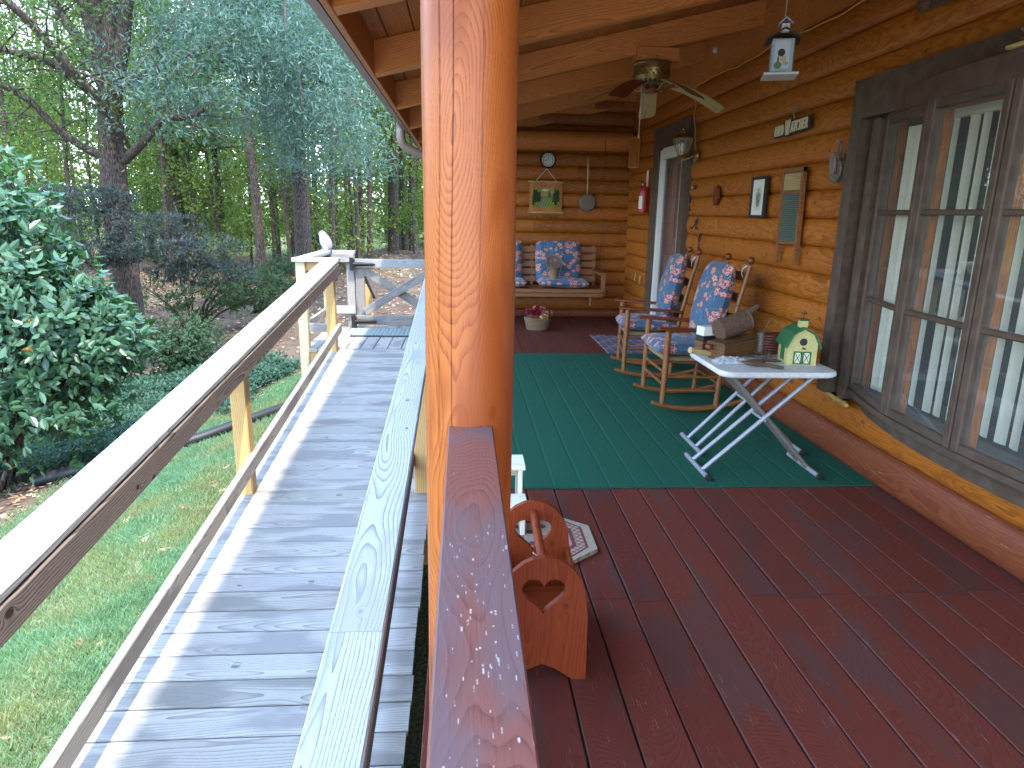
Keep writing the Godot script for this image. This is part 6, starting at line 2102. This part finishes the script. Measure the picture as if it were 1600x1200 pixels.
	for k in 1500:
		var z := r.randf_range(-62.0, -44.0)
		var x := r.randf_range(-58.0, 12.0)
		if k % 4 == 0:
			x = r.randf_range(-58.0, -38.0)
			z = r.randf_range(-44.0, 20.0)
		fs.append(Transform3D(Basis(Vector3.UP, r.randf() * TAU).scaled(Vector3.ONE * r.randf_range(0.8, 1.6)), Vector3(x, gh(x, z) + 0.3 + 9.0 * pow(r.randf(), 1.4), z)))
		fc.append(Color(0.10, 0.16, 0.05) * r.randf_range(0.6, 1.3))
	scatter("far_woods", tuftw.mesh(), M.leaf, fs, fc, "unbroken green wood far behind the separate trees", "woods")

	# shrubs
	shrub("magnolia_shrub", "large glossy leaved magnolia shrub at the left edge", Vector3(-4.3, gh(-4.3, -6.3), -6.3), [[Vector3(0.45, 1.1, 0.0), Vector3(0.8, 0.95, 0.8)], [Vector3(0.35, 2.15, 0.0), Vector3(0.5, 0.95, 0.55)], [Vector3(0.7, 1.55, 0.0), Vector3(0.5, 0.75, 0.55)], [Vector3(-0.3, 1.9, -0.1), Vector3(0.8, 1.2, 0.8)], [Vector3(-0.5, 0.75, 0.3), Vector3(0.7, 0.6, 0.6)], [Vector3(-1.2, 1.7, 0.0), Vector3(1.0, 1.6, 0.9)], [Vector3(0.85, 1.4, -0.25), Vector3(0.5, 0.5, 0.5)]], 2100, 9, 0.105, 0.045, Color(0.065, 0.14, 0.075), M.gloss_leaf)
	shrub("layered_maple", "dark layered fine leaved small tree before the big trunk", Vector3(-4.75, gh(-4.75, -10.6), -10.6), [[Vector3(-0.2, 2.15, 0), Vector3(1.2, 0.22, 0.8)], [Vector3(0.5, 1.85, 0.1), Vector3(1.1, 0.2, 0.8)], [Vector3(-0.9, 2.5, -0.2), Vector3(0.9, 0.2, 0.6)], [Vector3(0.9, 1.5, 0), Vector3(0.8, 0.18, 0.6)], [Vector3(-0.6, 1.75, 0.2), Vector3(0.8, 0.16, 0.6)]], 1500, 15, 0.065, 0.02, Color(0.05, 0.065, 0.064), M.blue_leaf, 0.4, 0)
	shrub("round_bush", "rounded small leaved bush on the bank below the big tree", Vector3(-3.9, gh(-3.9, -9.9), -9.9), [[Vector3(0, 0.45, 0), Vector3(0.55, 0.38, 0.5)], [Vector3(-0.15, 0.3, 0.1), Vector3(0.5, 0.3, 0.45)]], 900, 9, 0.045, 0.022, Color(0.055, 0.11, 0.055), M.leaf)
	shrub("bank_shrub", "loose dark green shrub behind the ramp handrail", Vector3(-4.3, gh(-4.3, -14.8), -14.8), [[Vector3(0, 0.5, 0), Vector3(0.8, 0.5, 0.6)], [Vector3(0.6, 0.7, 0), Vector3(0.5, 0.6, 0.5)]], 420, 10, 0.07, 0.03, Color(0.06, 0.11, 0.05), M.leaf)
	shrub("yard_shrub", "pale green low shrub under the dark layered tree", Vector3(-5.0, gh(-5.0, -13.0), -13.0), [[Vector3(0, 0.75, 0), Vector3(1.1, 0.45, 0.6)], [Vector3(1.0, 0.9, 0), Vector3(0.8, 0.4, 0.5)]], 420, 10, 0.07, 0.028, Color(0.06, 0.10, 0.045), M.leaf)

	# grass, leaf litter and ground cover
	var tuft := MB.new()
	for i in 13:
		var a := r.randf() * TAU
		var d := Vector3(cos(a) * r.randf_range(0.3, 1.0), 1.0, sin(a) * r.randf_range(0.3, 1.0)).normalized()
		var side := d.cross(Vector3(r.randfn(), 0.1, r.randfn())).normalized()
		tuft.leaf(Vector3(r.randfn() * 0.03, -0.004, r.randfn() * 0.03), d, side, r.randf_range(0.025, 0.055), 0.006)
	var spots := []
	var cols := []
	while spots.size() < 30000:
		var x := r.randf_range(-6.2, -1.3)
		var z := r.randf_range(-8.5, 0.8)
		if lawn(x, z) > r.randf_range(0.1, 0.6):
			spots.append(Transform3D(Basis(Vector3.UP, r.randf() * TAU).scaled(Vector3.ONE * r.randf_range(0.7, 1.3)), Vector3(x, gh(x, z), z)))
			var g := Color(0.21, 0.36, 0.25).lerp(Color(0.33, 0.33, 0.19), clampf(0.35 + 1.1 * bumps.get_noise_2d(x * 14.0, z * 14.0) + r.randf_range(-0.2, 0.2), 0, 1))
			cols.append(g * r.randf_range(0.7, 1.25))
	scatter("lawn_grass", tuft.mesh(), M.leaf, spots, cols, "short patchy lawn grass beside the ramp", "grass")
	var lf := MB.new()
	lf.leaf(Vector3(-0.04, 0.0, 0), Vector3(1, 0.12, 0).normalized(), Vector3(0, 0, 1), 0.08, 0.045)
	spots = []
	cols = []
	while spots.size() < 14000:
		var far := r.randf() < 0.6
		var x := r.randf_range(-11.0, 1.0) if far else r.randf_range(-6.5, -1.4)
		var z := r.randf_range(-21.0, -7.5) if far else r.randf_range(-9.0, 0.5)
		if r.randf() > lawn(x, z) - 0.06:
			spots.append(Transform3D(Basis(Vector3.UP, r.randf() * TAU) * Basis(Vector3(1, 0, 0), r.randfn() * 0.35) * Basis.from_scale(Vector3.ONE * r.randf_range(0.5, 1.2)), Vector3(x, gh(x, z) + 0.012, z)))
			cols.append([Color(0.20, 0.11, 0.06), Color(0.30, 0.20, 0.13), Color(0.14, 0.08, 0.05), Color(0.36, 0.27, 0.20)][r.randi() % 4] * r.randf_range(0.7, 1.3))
	var lit := leaf_mat(0.8, Color(0.02, 0.015, 0.01), 0.2)
	scatter("leaf_litter", lf.mesh(), lit, spots, cols, "fallen brown leaves strewn over bank and lawn", "leaves")
	var iv := MB.new()
	for i in 9:
		var a := r.randf() * TAU
		var d := Vector3(cos(a), r.randf_range(0.1, 0.9), sin(a)).normalized()
		iv.leaf(Vector3(r.randfn() * 0.04, 0.03 + r.randf() * 0.06, r.randfn() * 0.04), d, d.cross(Vector3.UP).normalized(), 0.05, 0.028)
	spots = []
	cols = []
	while spots.size() < 9000:
		var x := r.randf_range(-8.0, -2.1)
		var z := r.randf_range(-10.3, -6.5)
		var e := bumps.get_noise_2d(x * 8.0, z * 8.0) * 0.5
		if lawn(x, z) < 0.35 + e and z > -9.9 + 0.25 * (x + 5.0) + e:
			spots.append(Transform3D(Basis(Vector3.UP, r.randf() * TAU).scaled(Vector3.ONE * r.randf_range(0.7, 1.3)), Vector3(x, gh(x, z), z)))
			cols.append(Color(0.05, 0.105, 0.07) * r.randf_range(0.7, 1.5))
	scatter("ground_cover", iv.mesh(), M.blue_leaf, spots, cols, "dark blue green periwinkle ground cover on the slope", "ground cover")

	# corrugated drain pipes
	for q in [["long black corrugated drain pipe lying across the lawn", [Vector2(-3.86, -6.12), Vector2(-3.3, -6.16), Vector2(-2.62, -6.42), Vector2(-2.15, -6.85), Vector2(-1.5, -7.6)]], ["short black corrugated pipe end at the photo's left edge", [Vector2(-4.15, -5.98), Vector2(-4.5, -5.75), Vector2(-5.0, -5.6)]]]:
		var ctl := []
		for p in q[1]: ctl.append(Vector3(p.x, gh(p.x, p.y) + 0.06, p.y))
		var cv := Curve3D.new()
		for p in smooth_path(ctl, 6): cv.add_point(p)
		var n := int(cv.get_baked_length() / 0.011)
		var pts := []
		var rr := []
		for i in n + 1:
			pts.append(cv.sample_baked(cv.get_baked_length() * i / n, true))
			rr.append(0.058 if i % 2 else 0.047)
		var pm := MB.new()
		pm.tube(pts, rr, 12)
		tag(put(self, "drain_pipe", pm, M.pipe), q[0], "pipe", "drain pipes")

	# bird figure on the landing rail
	var bf := thing("bird_figure", "pale lilac bird figurine perched on the landing's corner rail", "figurine", Vector3(-1.575, 0.848, -8.17), Basis(Vector3.UP, 0.5))
	var body := MB.new()
	var bp := []
	var br := []
	for q in [[0.03, 0.02, 0.02], [0.02, 0.05, 0.038], [0.01, 0.09, 0.048], [-0.004, 0.13, 0.046], [-0.018, 0.165, 0.036], [-0.026, 0.19, 0.031], [-0.03, 0.212, 0.024], [-0.03, 0.226, 0.008]]:
		bp.append(Vector3(q[0], q[1], 0))
		br.append(q[2] * 1.3)
	body.tube(bp, br, 14)
	put(bf, "body", body, mat(Color(0.52, 0.48, 0.58), 0.5))
	for s in [-1.0, 1.0]:
		var wm := MB.new()
		wm.ball(Vector3(0.038, 0.075, 0.016), Transform3D(Basis(Vector3(0, 0, 1), 0.3), Vector3(0.026, 0.095, s * 0.052)), 10, 7)
		put(bf, "wing", wm, mat(Color(0.36, 0.28, 0.42), 0.55))
	rod(bf, "beak", M.oak, [Vector3(-0.05, 0.196, 0), Vector3(-0.075, 0.188, 0)], 0.008, 0.002, 6)
	board(bf, "tail", mat(Color(0.30, 0.24, 0.36), 0.55), Vector3(0.03, 0.05, 0), Vector3(0.075, 0.004, 0), 0.04, 0.012)
	lathed(bf, "base", mat(Color(0.30, 0.42, 0.46), 0.6), [Vector2(0, 0), Vector2(0.045, 0), Vector2(0.04, 0.02), Vector2(0, 0.026)], Vector3.ZERO, 14)
